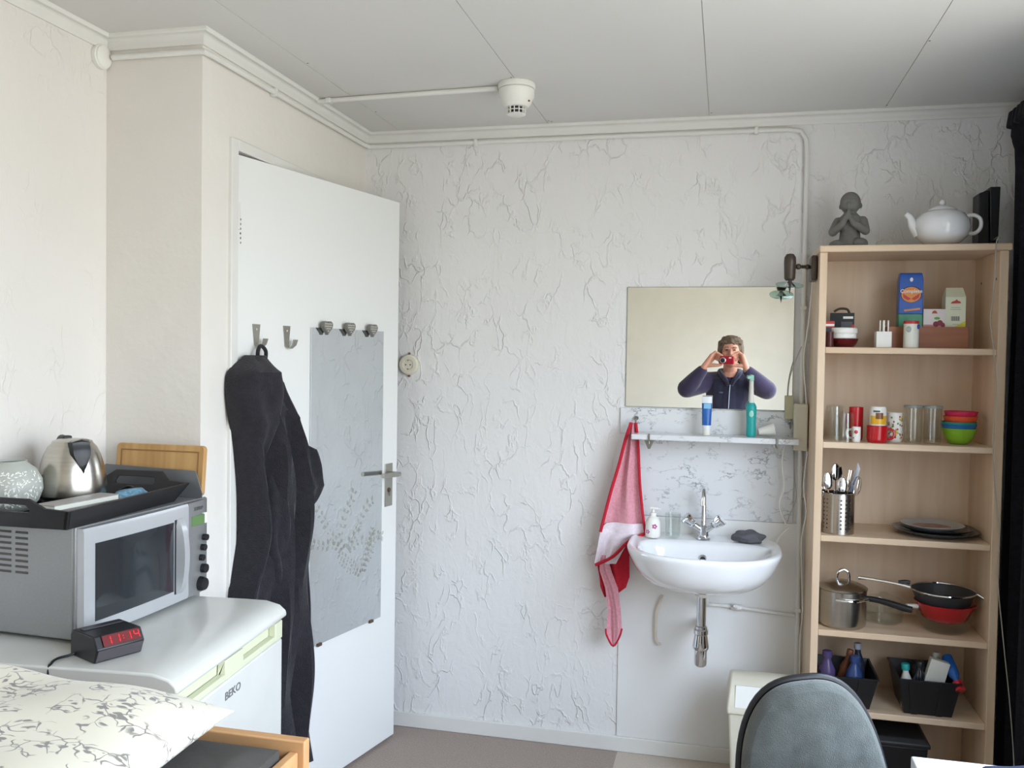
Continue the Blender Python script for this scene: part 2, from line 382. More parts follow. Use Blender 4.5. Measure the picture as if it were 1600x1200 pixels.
def weld(name, mb, m, parent, voxel=.006, smooth=4, disp=None):
    me = mb.mesh(name)
    o = bpy.data.objects.new(name, me); C.objects.link(o)
    k = o.modifiers.new('r', 'REMESH'); k.mode = 'VOXEL'; k.voxel_size = voxel; k.use_smooth_shade = True
    k = o.modifiers.new('s', 'SMOOTH'); k.iterations = smooth; k.factor = .5
    bpy.context.view_layer.update()
    me2 = bpy.data.meshes.new_from_object(o.evaluated_get(bpy.context.evaluated_depsgraph_get()))
    bpy.data.objects.remove(o); bpy.data.meshes.remove(me)
    for p in me2.polygons: p.use_smooth = True
    return obj(name, me2, m, parent)

def dup(root, loc, rot=None, label=None, group=None):
    r = root.copy(); C.objects.link(r); r.location = loc
    if rot is not None: r.rotation_euler = rot
    if label: r['label'] = label
    if group: r['group'] = group
    for ch in list(root.children):
        c = ch.copy(); C.objects.link(c); c.parent = r
        for g in list(ch.children):
            d = g.copy(); C.objects.link(d); d.parent = c
    return r

H = 2.40; D = 3.404; XL = -1.74; XC = -1.433; YC = 2.237; XR = 1.0; YR = -1.9
Hy = Vector((-1.433, 2.419)); dd = Vector((.21261, .97714)); dn = Vector((.97714, -.21261))   # door hinge point, along, out of the door
DOOR_RZ = math.atan2(dn.y, dn.x)          # local +x = out of door, local +y = along the door

# ------------------------------------------------------------------ the room
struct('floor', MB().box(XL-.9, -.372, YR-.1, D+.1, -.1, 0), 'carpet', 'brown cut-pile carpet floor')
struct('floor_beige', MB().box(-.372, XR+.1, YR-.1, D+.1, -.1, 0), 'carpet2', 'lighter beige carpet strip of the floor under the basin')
seams = [XL-.1, -1.28, -.679, -.078, .524, XR+.1]
cb = MB()
for a, b in zip(seams[:-1], seams[1:]): cb.box(a+.0012, b-.0012, YR-.1, D+.1, H, H+.003)
cb.box(XL-.1, XR+.1, YR-.1, D+.1, H+.003, H+.08)
ceil = struct('ceiling', cb, 'ceiling', 'white boarded ceiling with narrow seams')
nb = MB()
for x, y in ((-.67, 3.335), (-.686, 2.80), (.524, 3.34), (-1.27, 3.1), (-1.27, 2.55), (.53, 2.7), (-.07, 3.33), (-.66, 3.345)):
    nb.cyl((x, y, H-.0006), (x, y, H+.001), .0032, n=8)
o = obj('nail_head', nb, cm('rust_nail', '6a5f58', .6), ceil)
struct('wall_back', MB().box(XC-.1, XR+.1, D, D+.1, 0, H), 'stucco', 'back wall with rough white stucco ridges')
struct('wall_left', MB().box(XL-.1, XL, YR-.1, YC, 0, H), 'stucco_left', 'left wall with fine off-white stucco')
struct('wall_closet', MB().box(XL-.1, XC-.1, YC, YC+.08, 0, H).box(XC-.1, XC, YC, 2.395, 0, H), 'stucco_fine', 'short wall jutting out beside the door')
struct('wall_door', MB().box(XC-.1, XC, 3.33, D, 0, H).box(XC-.1, XC, 2.395, 3.33, 2.135, H), 'stucco_fine', 'smooth wall above the door')
struct('hall_light_shell', MB().box(XC-1.0, XC-.9, YC+.08, D+.1, 0, H).box(XC-.9, XC-.1, D, D+.1, 0, H).box(XC-.9, XC-.1, YC+.08, YC+.1, 0, H).box(XC-1, XC-.1, YC+.08, D+.1, H, H+.08), 'hall')  # unseen shell behind the door, added to keep world light from leaking in
struct('wall_rear', MB().box(XL-.1, XR+.1, YR-.1, YR, 0, H), 'rear', 'plain cream wall seen in the mirror behind the photographer')
struct('wall_right', MB().box(XR, XR+.1, YR, WY0, 0, H).box(XR, XR+.1, WY1, D, 0, H).box(XR, XR+.1, WY0, WY1, 0, WZ0).box(XR, XR+.1, WY0, WY1, WZ1, H), 'paint')
wn = struct('window_1', MB().box(XR+.02, XR+.07, WY0, WY1, WZ0, WZ0+.05).box(XR+.02, XR+.07, WY0, WY1, WZ1-.05, WZ1)
       .box(XR+.02, XR+.07, WY0, WY0+.05, WZ0+.05, WZ1-.05).box(XR+.02, XR+.07, WY1-.05, WY1, WZ0+.05, WZ1-.05)
       .box(XR+.02, XR+.07, .91, .96, WZ0+.05, WZ1-.05).box(XR+.02, XR+.07, -.50, -.45, WZ0+.05, WZ1-.05), 'trim', 'white framed window in the right wall')
obj('pane', MB().box(XR+.043, XR+.047, WY0+.05, -.50, WZ0+.05, WZ1-.05), 'pane', wn)
obj('pane', MB().box(XR+.043, XR+.047, -.45, .91, WZ0+.05, WZ1-.05), 'pane', wn)
obj('pane', MB().box(XR+.043, XR+.047, .96, WY1-.05, WZ0+.05, WZ1-.05), 'pane', wn)
obj('window_sill', MB().box(XR-.06, XR+.02, WY0-.03, WY1+.03, WZ0-.03, WZ0), 'trim', wn, bevel=.004)

def cornice(name, p0, p1, out, label=None):
    """wall strip under the ceiling: flat strip, hollow and a round bead at the ceiling; out = unit vector into the room"""
    prof = [(0, -.040), (.006, -.040), (.008, -.036), (.008, -.028)]
    for k in range(7):
        a = PI/2*k/6; prof.append((.008+.016*(1-math.cos(a)), -.028+.020*math.sin(a)*.9))
    for k in range(6):
        a = -PI/2 + PI/2*k/5; prof.append((.026+.006*math.cos(a), -.006+.006*math.sin(a)))
    prof += [(.032, 0), (0, 0)]
    o3 = Vector((out[0], out[1], 0))
    r = []
    for p in (p0, p1):
        r.append([Vector((p[0], p[1], H)) + o3*a + Vector((0, 0, b)) for a, b in prof])
    # mitre: extend or shorten each profile point along the run
    return r, prof
def cornice_run():
    pts = [((XL, YR), None), ((XL, YC), None), ((XC, YC), None), ((XC, D), None), ((XR, D), None)]
    P = [Vector(p) for p, _ in pts]
    _, prof = cornice('', P[0], P[1], (1, 0))
    outs = [Vector((1, 0)), Vector((0, -1)), Vector((1, 0)), Vector((0, -1))]
    rings = []
    for i, p in enumerate(P):
        if i == 0: m = outs[0]
        elif i == len(P)-1: m = outs[-1]
        else:
            m = outs[i-1]+outs[i]
        rings.append([(p.x+m.x*a, p.y+m.y*a, H+b) for a, b in prof])
    return MB().loft(rings)
struct('trim_1', cornice_run(), 'trim', 'white cornice strip along the ceiling edge')
struct('baseboard_back', MB().box(XC, XR, D-.012, D, 0, .058), 'trim', 'white skirting board along the back wall', bevel=.003)
struct('trim_2', MB().box(-.378, .40, D-.006, D, .058, .915), 'panel_paint', 'smooth white wall panel under the basin', bevel=.002)
# door frame
fr = MB().box(XC-.1, XC+.012, 2.375, 2.412, 0, 2.14).box(XC-.1, XC+.012, 3.315, 3.355, 0, 2.14).box(XC-.1, XC+.012, 2.412, 3.315, 2.108, 2.14)
fr.box(XC-.075, XC-.06, 2.412, 2.43, 0, 2.108).box(XC-.075, XC-.06, 2.43, 3.30, 2.09, 2.108)
struct('trim_3', fr, 'trim', 'white painted door frame', bevel=.003)

# the door, hinged near the closet corner and standing ajar into the room
door = thing('door_1', 'white flush door standing ajar', 'door', (Hy.x, Hy.y, 0), DOOR_RZ)
del door['category']; door['kind'] = 'structure'
obj('door_leaf', MB().box(-.038, 0, .003, .890, .012, 2.10), 'door_paint', door, bevel=.002)
hp = MB().box(0, .004, .806, .856, .925, 1.09)
obj('escutcheon', hp, cm('nickel', 'a9a79f', .35, metal=.9), door, bevel=.0015)
hh = MB().cyl((.004, .830, 1.052), (.05, .830, 1.052), .009, n=16).tube([(.046, .838, 1.052), (.052, .815, 1.052), (.053, .78, 1.054), (.052, .715, 1.058)], .0085, 10, smooth=4)
obj('door_handle', hh, cm('nickel', 'a9a79f'), door)
obj('lock_cylinder', MB().cyl((.004, .831, .988), (.007, .831, .988), .009, n=16).box(.007, .008, .829, .833, .965, .99), cm('brass_dark', '6b5a4c', .4, metal=.7), door)
hm = MB()
for z in (1.915, 1.27, .25): hm.cyl((.006, .002, z-.04), (.006, .002, z+.04), .006, n=12)
obj('hinge', hm, 'trim', door)
for k in range(6):
    obj('sticker', MB().box(0, .0008, .012+.001*k, .020, 1.905-.014*k, 1.911-.014*k), cm('old_print', '55535a' if k == 0 else 'a3a19e'), door)

# mirror on the door with its three heart knobs
mir = thing('door_mirror', 'tall narrow frameless mirror hanging on the white door', 'mirror', tuple((Hy+dn*.001+dd*.565).to_3d()) [:2]+(.508,), DOOR_RZ)
obj('mirror_glass', MB().box(.001, .006, -.214, .214, 0, 1.088), 'mirror_old', mir)
def leaf_spray(cx, cz, sc_, seed, xo=.0063):
    rnd = random.Random(seed); mb = MB()
    for st in range(5):
        a0 = rnd.uniform(-.9, .9); x, z = cx, cz
        for k in range(9):
            a0 += rnd.uniform(-.4, .4)
            x2 = x+math.sin(a0)*.018*sc_; z2 = z+math.cos(a0)*.018*sc_
            for s_ in (-1, 1):
                la = a0+s_*1.0; l = .016*sc_*rnd.uniform(.7, 1.2)
                ex, ez = x2+math.sin(la)*l, z2+math.cos(la)*l
                mx_, mz_ = (x2+ex)/2, (z2+ez)/2; px_, pz_ = math.cos(la)*l*.3, -math.sin(la)*l*.3
                mb.add([(xo, x2, z2), (xo, mx_+px_, mz_+pz_), (xo, ex, ez), (xo, mx_-px_, mz_-pz_)], [(0, 1, 2, 3)])
            x, z = x2, z2
    return mb
M['frost'] = thin_glass('frosted_flower_film', 'e6e8e4', .05)
_t = M['frost'].node_tree; _d = _t.nodes.new('ShaderNodeBsdfDiffuse'); _d.inputs[0].default_value = hexc('ddd4cc')
_mx = [n for n in _t.nodes if n.type == 'MIX_SHADER'][0]
for l in list(_mx.inputs[0].links) + list(_mx.inputs[2].links): _t.links.remove(l)
_mx.inputs[0].default_value = .16; _t.links.new(_d.outputs[0], _mx.inputs[2])
obj('frosted_flowers', leaf_spray(-.02, .28, 1.5, 3), 'frost', mir)
obj('frosted_flowers', leaf_spray(.09, .18, 1.1, 5), 'frost', mir)
obj('mirror_clip', MB().box(.001, .010, .14, .162, -.006, .004), cm('brass_dark', '6b5a4c'), mir)
obj('mirror_clip', MB().box(.001, .010, -.17, -.148, -.006, .004), cm('brass_dark', '6b5a4c'), mir)
def heart(r=1):
    p = []
    for k in range(40):
        t = 2*PI*k/40
        p.append((.0012*r*16*math.sin(t)**3, .0012*r*(13*math.cos(t)-5*math.cos(2*t)-2*math.cos(3*t)-math.cos(4*t))))
    return p
TOX = Matrix(((0, 0, 1, 0), (1, 0, 0, 0), (0, 1, 0, 0), (0, 0, 0, 1)))   # (x,y,z) -> (z, x, y): drawing plane onto the door
for s_, lab in ((.416, 'spotted grey heart knob, nearest the coat hooks, above the door mirror'), (.547, 'spotted grey heart knob in the middle above the door mirror'), (.686, 'spotted grey heart knob nearest the door edge above the mirror')):
    q = Hy+dd*s_
    h = thing('heart_knob', lab, 'knob', (q.x+dn.x*.0, q.y, 1.600), DOOR_RZ, 'heart knobs above the door mirror')
    mb = MB().prism(heart(1.35), .012, .026, TOX); obj('heart_front', mb, cm('grey_ceramic', '73716b', .5), h, bevel=.003)
    mb = MB()
    for dx in (-.016, -.008, 0, .008, .016):
        for dz in (.010, .002, -.006, -.014):
            if abs(dx)+max(0, -dz)*1.1 < .022: mb.cyl((.0255, dx, dz), (.0268, dx, dz), .0022, n=10)
    obj('dots', mb, cm('white_dots', 'c9c7bd'), h)
    obj('stem', MB().cyl((.0005, 0, 0), (.012, 0, 0), .006, n=12), 'chrome', h)
# coat hooks
for s_, lab in ((.088, 'metal coat hook holding the dark robe'), (.23, 'empty metal coat hook on the white door')):
    q = Hy+dd*s_
    h = thing('coat_hook', lab, 'hook', (q.x, q.y, 1.53), DOOR_RZ, 'coat hooks on the door')
    obj('back_plate', MB().prism([(-.009, 0), (.009, 0), (.017, .066), (-.017, .066)], .0005, .003, TOX), cm('nickel', 'a9a79f'), h)
    pts = [(.003, 0, .012), (.005, .001, -.001), (.015, .004, -.006), (.024, .010, .004), (.027, .014, .022)]
    mb = MB(); rings = []
    for i, p in enumerate(pts):
        wd = .007+.001*i; p = Vector(p)
        t = (Vector(pts[min(i+1, 4)])-Vector(pts[max(i-1, 0)])).normalized(); nn = t.cross(Vector((0, 1, 0))).normalized()
        rings.append([p+Vector((0, wd, 0))+nn*.0013, p-Vector((0, wd, 0))+nn*.0013, p-Vector((0, wd, 0))-nn*.0013, p+Vector((0, wd, 0))-nn*.0013])
    mb.loft(rings); obj('hook', mb, cm('nickel', 'a9a79f'), h)
    obj('screw', MB().cyl((.003, 0, .05), (.0042, 0, .05), .003, n=10), cm('white_dots', 'c9c7bd'), h)

# ------------------------------------------------------------------ the robe
def interp(tab, z):
    return sum(interp_(tab, z+.012*q) for q in (-2, -1, 0, 1, 2))/5
def interp_(tab, z):
    for (z0, a), (z1, b) in zip(tab[:-1], tab[1:]):
        if z0 >= z >= z1: return a+(b-a)*(z0-z)/(z0-z1)
    return tab[-1][1] if z < tab[-1][0] else tab[0][1]
RL = [(1.50, .045), (1.491, .004), (1.462, -.055), (1.416, -.064), (1.322, -.050), (1.226, -.028), (1.13, -.014), (1.033, -.004), (.956, -.003), (.883, -.022), (.795, -.045), (.662, -.05), (.376, -.05), (.20, -.04)]
RR = [(1.50, .085), (1.491, .092), (1.452, .108), (1.392, .127), (1.309, .190), (1.223, .235), (1.118, .258), (.991, .268), (.886, .272), (.783, .265), (.674, .276), (.568, .276), (.20, .285)]
robe = thing('bathrobe', 'charcoal hooded towelling robe hanging from a hook on the door', 'robe', (Hy.x, Hy.y, 0), DOOR_RZ)
def robe_mesh():
    rings = []; nz = 110; na = 72
    for i in range(nz+1):
        z = 1.50-(1.50-.20)*i/nz
        l, r = interp(RL, z), interp(RR, z)
        w_ = (r-l)/2; c_ = (r+l)/2
        t = .5*min(1, .25+(1.50-z)/.10)
        dep = .105*min(1, .35+(1.50-z)/.12)
        g = min(1, max(0, (1.46-z)/.25))
        ring = []
        for j in range(na):
            a = 2*PI*j/na; ca, sa = math.cos(a), math.sin(a)
            y = c_+w_*(abs(ca)**.8)*(1 if ca > 0 else -1)
            u = (y-l)/(r-l+1e-6)
            x = .018+dep*max(0, sa)**.75 if sa > 0 else .018+.010*sa
            if sa > .02:
                drift = .11*(z-1.0)
                fold = (.024*math.sin((u*(2.9+.3*math.sin(z*3))+drift*3)*2*PI+.6) + .012*math.sin((u*6.3-z*1.7)*2*PI*.8+1.2)+.006*math.sin(z*14+u*9))
                x += fold*g*min(1, sa*2.2)
                if z > 1.30:   # hood roll lying across the shoulders
                    hz = math.exp(-((z-(1.435-.35*abs(u-.35)))/.022)**2); x += .010*hz
            ring.append((max(.010, x), y, z))
        rings.append(ring)
    return MB().loft(rings)
obj('robe_body', robe_mesh(), 'robe', robe)
# hood, a fuller layer over the top
def shell(tabL, tabR, ztop, zbot, dep0, dep1, ph, nz=50, na=48, x0=.02):
    rings = []
    for i in range(nz+1):
        t = i/nz; z = ztop-(ztop-zbot)*t
        l, r = interp(tabL, z), interp(tabR, z); w_ = (r-l)/2; c_ = (l+r)/2
        dep = dep0+(dep1-dep0)*t
        dep *= min(1, .3+t*5)*min(1, .35+(1-t)*1.7)
        ring = []
        for j in range(na):
            a = 2*PI*j/na; ca, sa = math.cos(a), math.sin(a)
            y = c_+w_*ca; u = (ca+1)/2
            x = x0+(dep*max(0, sa)**.7 if sa > 0 else .01*sa)
            if sa > .05: x += (.007*math.sin(u*13+ph+z*9)+.005*math.sin(z*30+u*5))*min(1, sa*2)
            ring.append((max(.008, x), y, z))
        rings.append(ring)
    return MB().loft(rings)
obj('hood', shell([(1.50, .04), (1.46, -.056), (1.40, -.066), (1.30, -.050), (1.22, -.015), (1.17, .03)], [(1.50, .09), (1.45, .109), (1.40, .12), (1.34, .10), (1.28, .075), (1.22, .055), (1.17, .045)], 1.495, 1.175, .110, .128, .3), 'robe', robe)
obj('sleeve', shell([(1.24, .185), (1.20, .17), (1.10, .18), (1.04, .19), (.99, .195)], [(1.24, .205), (1.218, .24), (1.18, .272), (1.128, .292), (1.10, .286), (1.07, .296), (1.045, .304), (1.01, .285), (.99, .25)], 1.238, .992, .10, .135, 2.0), 'robe', robe)
obj('front_panel', shell([(1.36, .055), (1.2, .05), (.9, .035), (.6, .04), (.2, .05)], [(1.36, .075), (1.2, .115), (.9, .14), (.6, .15), (.2, .16)], 1.36, .20, .10, .118, 4.0, nz=80), 'robe', robe)
obj('hanging_loop', MB().tube([(.024, .072, 1.475), (.026, .068, 1.51), (.024, .083, 1.529), (.026, .104, 1.512), (.026, .100, 1.475)], .006, 8, smooth=5), 'robe', robe)

# ------------------------------------------------------------------ conduits, detector, junction disc, socket
def clipbox(mb, p, d):
    return mb.cbox(p, d)
path = [(XL+.03, YC-.013, 2.338), (XC-.012, YC-.013, 2.338), (XC+.010, YC-.010, 2.338), (XC+.014, YC+.02, 2.338), (XC+.014, 2.9, 2.340), (XC+.014, D-.05, 2.343), (XC+.022, D-.022, 2.343), (XC+.05, D-.014, 2.343), (-.5, D-.014, 2.345), (.20, D-.014, 2.343), (.245, D-.014, 2.335), (.264, D-.014, 2.305), (.268, D-.014, 2.25), (.270, D-.014, 1.3), (.275, D-.014, .6), (.278, D-.014, .062)]
cond = thing('wall_conduit', 'white painted conduit running round the walls and down beside the bookcase', 'pipe', (XL+.03, YC-.013, 2.338))
mb = MB().tube([Vector(p)-Vector((XL+.03, YC-.013, 2.338)) for p in path], .0085, 10)
obj('pipe', mb, 'trim', cond)
for p in ((XC+.012, 2.62, 2.339), (-.97, D-.012, 2.344), (.09, D-.012, 2.344), (.269, D-.012, 1.70), (.275, D-.012, .60), (.271, D-.012, 1.20)):
    v = Vector(p)-Vector((XL+.03, YC-.013, 2.338))
    dsz = (.024, .022, .014) if (p[2] < 2.3) else ((.022, .014, .026) if p[1] < 3 else (.014, .022, .026))
    obj('pipe_clip', MB().cbox(v, dsz), 'trim', cond, bevel=.003)
jd = thing('junction_disc', 'round white junction box in the ceiling corner on the left wall', 'junction box', (XL, 2.205, 2.335))
obj('base', MB().cyl((.0005, 0, 0), (.014, 0, 0), .034, n=32), 'white_plastic', jd, bevel=.002)
obj('cover', MB().lathe([(.031, .014), (.030, .019), (.024, .022), (0, .022)], 32, mx=Matrix.Rotation(PI/2, 4, 'Y'), cap=True), 'white_plastic', jd)
cc = thing('ceiling_conduit', 'white conduit on the ceiling leading to the smoke detector', 'pipe', (-1.40, 2.905, H))
obj('pipe', MB().tube([(-.005, .0, -.010), (.20, -.012, -.010), (.652, -.032, -.010)], .0085, 10), 'trim', cc)
obj('pipe_clip', MB().cbox((.035, 0, -.010), (.02, .026, .018)), 'trim', cc, bevel=.003)
sd = thing('smoke_detector', 'round white smoke detector on the ceiling', 'smoke detector', (-.684, 2.868, H)); sd.scale = (.85, .85, .86)
obj('mounting_base', MB().lathe([(0, -.0005), (.070, -.0005), (.072, -.006), (.072, -.018), (.069, -.021), (0, -.021)], 48), 'white_plastic', sd)
obj('housing', MB().lathe([(0, -.021), (.066, -.022), (.069, -.026), (.068, -.052), (.062, -.060), (.056, -.078), (.045, -.090), (.039, -.091), (0, -.091)], 48), 'white_plastic', sd)
obj('smoke_chamber', MB().lathe([(0, -.091), (.031, -.091), (.029, -.112), (0, -.112)], 32), 'black', sd)
mb = MB()
for k in range(12):
    a = 2*PI*k/12; mb.cbox((.034*math.cos(a), .034*math.sin(a), -.103), (.006, .003, .026), (0, 0, a))
mb.lathe([(0, -.114), (.034, -.114), (.036, -.117), (.026, -.121), (0, -.121)], 32).lathe([(.0305, -.101), (.0365, -.101), (.0365, -.1035), (.0305, -.1035), (.0305, -.101)], 32)
obj('grille', mb, 'white_plastic', sd)
obj('indicator_lamp', MB().ell((.055, -.025, -.074), (.004, .004, .004), 10, 6), cm('dim_red_lens', '8a4a48', .2), sd)
so = thing('wall_socket', 'round cream surface-mounted wall socket beside the door edge', 'socket', (-1.238, D, 1.470))
TOY = Matrix.Rotation(PI/2, 4, 'X')
obj('housing', MB().lathe([(0, .0005), (.041, .0005), (.041, .014), (.036, .020), (.022, .021), (.0205, .018), (0, .018)], 40, mx=TOY), 'cream_plastic', so)
mb = MB()
for dx in (-.0095, .0095): mb.cyl((dx, -.0175, 0), (dx, -.0186, 0), .0028, n=12)
for dz in (-.017, .017): mb.cbox((0, -.016, dz), (.005, .008, .003))
obj('pin_hole', mb, cm('dark_hole', '3c3834', .6), so)
for z_ in (.045, -.045): obj('screw', MB().cyl((0, -.0005, z_), (0, -.006, z_), .005, n=12), cm('brown_screw', '7b5b52', .5), so)

# ------------------------------------------------------------------ washing place
# marble splash back with narrow lower part
sp = obj('marble_splashback', MB().prism([(-.385, 1.322), (-.385, 1.225), (-.345, 1.225), (-.345, .916), (.250, .916), (.250, 1.322)], -.009, -.0005, Matrix(((1, 0, 0, 0), (0, 0, 1, 0), (0, 1, 0, 0), (0, 0, 0, 1)))), 'marble', loc=(0, D-.0008, 0), bevel=.002)
tag(sp, 'white veined marble splashback behind the basin', 'splashback')
sh = thing('marble_shelf', 'narrow white marble shelf over the basin', 'shelf', (-.033, D-.011, 1.213))
obj('shelf_board', MB().box(-.297, .290, -.125, 0, 0, .020), 'marble', sh, bevel=.003)
for x in (-.232, .215):
    mb = MB().prism([(0, -.006), (-.028, -.006), (0, -.05)], -.016, .016, Matrix(((0, 0, 1, x), (1, 0, 0, -.085), (0, 1, 0, .006), (0, 0, 0, 1))))
    mb = MB().prism([(-.018, 0), (.018, 0), (.004, -.032), (-.004, -.032)], -.118, -.112, Matrix(((1, 0, 0, x), (0, 0, 1, 0), (0, 1, 0, -.001), (0, 0, 0, 1))))
    mb.box(x-.012, x+.012, -.115, 0, -.005, -.0005).box(x-.003, x+.003, -.130, -.126, -.004, .024).cyl((x, -.122, -.004), (x, -.122, -.014), .003, n=8)
    obj('bracket', mb, cm('dark_chrome', '86857f', .3, metal=.9), sh)
for x in (-.363, .232):
    k = obj('clothes_hook', MB().tube([(0, 0, .012), (0, -.018, .008), (0, -.026, -.006), (0, -.036, -.004), (0, -.040, .012)], .0028, 8, smooth=3).cyl((0, .004, .012), (0, -.004, .012), .008, n=12), cm('dark_chrome', '86857f'), loc=(x+.04 if x < 0 else x, D-.0145, 1.272))
    tag(k, 'small dark hook holding the red towel' if x < 0 else 'small dark hook at the right end of the marble', 'hook', 'hooks on the marble splashback')
# wall mirror
wm = thing('wall_mirror', 'frameless rectangular mirror reflecting the person with the camera', 'mirror', (-.064, D, 1.324))
obj('mirror_glass', MB().box(-.302, .302, -.006, -.001, .004, .453), 'mirror', wm)
obj('mirror_edge', MB().box(-.3035, .3035, -.0045, -.0007, .0025, .4545), cm('green_glass_edge', '6d8078', .3), wm)

# basin: rings from the underside up the outside, over the rim and down into the bowl
def outline(a, hw, yf, yb, cy, z, pw=2.35, pb=5.0):
    ca, sa = math.cos(a), math.sin(a)
    p = pw if sa < 0 else pb
    d = yf if sa < 0 else yb
    k = (abs(ca)**p + abs(sa)**p)**(-1/p)
    return (hw*ca*k, cy+d*sa*k, z)
BX, BY = -.062, 3.20
bs = thing('washbasin', 'white porcelain washbasin on the wall', 'washbasin', (BX, BY, .70))
N_ = 96
def rg(hw, yf, yb, cy, z, pw=2.35, pb=5.0, zf=0):
    out = []
    for j in range(N_):
        x, y, zz = outline(2*PI*j/N_, hw, yf, yb, cy, z, pw, pb)
        out.append((x, y, zz+zf*(y/.25)))
    return out
rings = [rg(.045, .045, .10, .06, .004, 2.2), rg(.13, .13, .17, .02, .006, 2.3), rg(.185, .185, .19, .01, .024), rg(.222, .222, .195, .004, .055), rg(.245, .242, .197, .002, .090),
         rg(.258, .252, .198, 0, .122), rg(.264, .257, .198, 0, .136), rg(.266, .259, .198, 0, .147), rg(.263, .257, .198, 0, .154), rg(.255, .250, .196, 0, .157),
         rg(.243, .236, .19, 0, .155)]
# deck and bowl (bowl ellipse set forward)
rings += [rg(.226, .220, .105, -.012, .150, 2.4, 2.6), rg(.218, .212, .098, -.014, .141, 2.4, 2.6), rg(.205, .198, .088, -.015, .105, 2.3, 2.5), rg(.175, .165, .070, -.015, .062, 2.2, 2.4), rg(.11, .10, .045, -.02, .036, 2.1, 2.2), rg(.03, .03, .02, -.02, .030, 2, 2)]
o = obj('basin', MB().loft(rings), 'porcelain', bs, sub=1)
obj('overflow_ring', MB().lathe([(.014, 0), (.013, .003), (.009, .004), (.008, 0)], 28, mx=Matrix.Translation((-.003, .066, .095)) @ Matrix.Rotation(PI/2+.35, 4, 'X')), 'chrome', bs)
obj('overflow_hole', MB().lathe([(0, .0015), (.0085, .0015), (.0085, -.004), (0, -.004)], 24, mx=Matrix.Translation((-.003, .066, .095)) @ Matrix.Rotation(PI/2+.35, 4, 'X')), cm('dark_hole', '3c3834'), bs)
obj('plug_hole', MB().lathe([(.03, .029), (.031, .034), (.021, .036), (.017, .031), (0, .031)], 32, c=(0, -.02, 0)), 'chrome', bs)
obj('waste_collar', MB().lathe([(.028, .010), (.030, -.012), (.026, -.022), (.018, -.028), (0, -.028)], 28), 'white_plastic', bs)
# faucet
fa = thing('faucet', 'chrome mixer tap with tall curved spout and two angled knobs', 'tap', (-.066, 3.335, .853))
obj('tap_body', MB().lathe([(.026, .0), (.026, .006), (.020, .010), (.018, .030), (.020, .045), (.012, .052), (0, .053)], 28).cyl((0, 0, .026), (-.034, -.012, .052), .013, .011).cyl((0, 0, .026), (.034, -.012, .052), .013, .011), 'chrome', fa)
obj('spout', MB().tube([(0, 0, .045), (0, .003, .12), (0, 0, .155), (0, -.022, .182), (0, -.055, .185), (0, -.082, .165), (0, -.088, .135)], [.0095, .0085, .008, .008, .008, .008, .009], 14, smooth=6), 'chrome', fa)
for s_ in (-1, 1):
    mx = Matrix.Translation((s_*.036, -.012, .053)) @ Vector((s_*.75, -.2, .62)).to_track_quat('Z', 'Y').to_matrix().to_4x4()
    rr = []
    for r_, z_ in ((.0125, 0), (.015, .004), (.0225, .034), (.0225, .038), (.019, .041), (0.0001, .041)):
        rr.append([(r_*(1+.09*math.cos(6*2*PI*j/48))*math.cos(2*PI*j/48), r_*(1+.09*math.cos(6*2*PI*j/48))*math.sin(2*PI*j/48), z_) for j in range(48)])
    obj('knob', MB().loft(rr, mx=mx), 'chrome', fa)
# trap and pipes below
tr = thing('drain_trap', 'chrome bottle trap hanging under the basin', 'trap', (-.064, 3.20, .42))
obj('tailpipe', MB().cyl((0, 0, .13), (0, 0, .253), .0165, n=28), 'chrome', tr)
obj('bottle', MB().lathe([(0, .004), (.014, .005), (.020, .010), (.022, .018), (.022, .065), (.0255, .066), (.0285, .072), (.0285, .080), (.0225, .118), (.0255, .122), (.0255, .136), (.0215, .140), (.0215, .148), (.0165, .150)], 36), 'chrome', tr)
obj('wall_pipe', MB().tube([(.0, .02, .115), (0, .10, .117), (0, .197, .117)], .014, 16), 'chrome', tr)
wp = thing('water_pipe', 'white painted water pipe running from under the basin to the right', 'pipe', (-.05, D-.02, .60))
obj('pipe', MB().tube([(-.01, -.10, .11), (.0, -.06, .02), (.02, -.006, .0), (.10, 0, -.004), (.315, 0, -.020)], .0065, 10, smooth=4), 'trim', wp)
obj('pipe_joint', MB().cyl((.09, 0, -.004), (.125, 0, -.006), .011, n=14), 'trim', wp)
obj('valve', MB().cyl((.105, 0, -.004), (.105, -.02, .004), .008, n=12).cbox((.105, -.024, .006), (.018, .008, .010)), 'trim', wp, bevel=.001)
tp = obj('thin_pipe', MB().tube([(.02, 0, .19), (.004, 0, .148), (-.003, 0, .11), (-.003, 0, .03), (.004, 0, .006), (.014, .012, .0)], .0048, 8, smooth=4), cm('pale_beige_paint', 'cfc5b5', .5), loc=(-.232, D-.021, .430))
tag(tp, 'thin curved pipe under the left side of the basin', 'pipe')

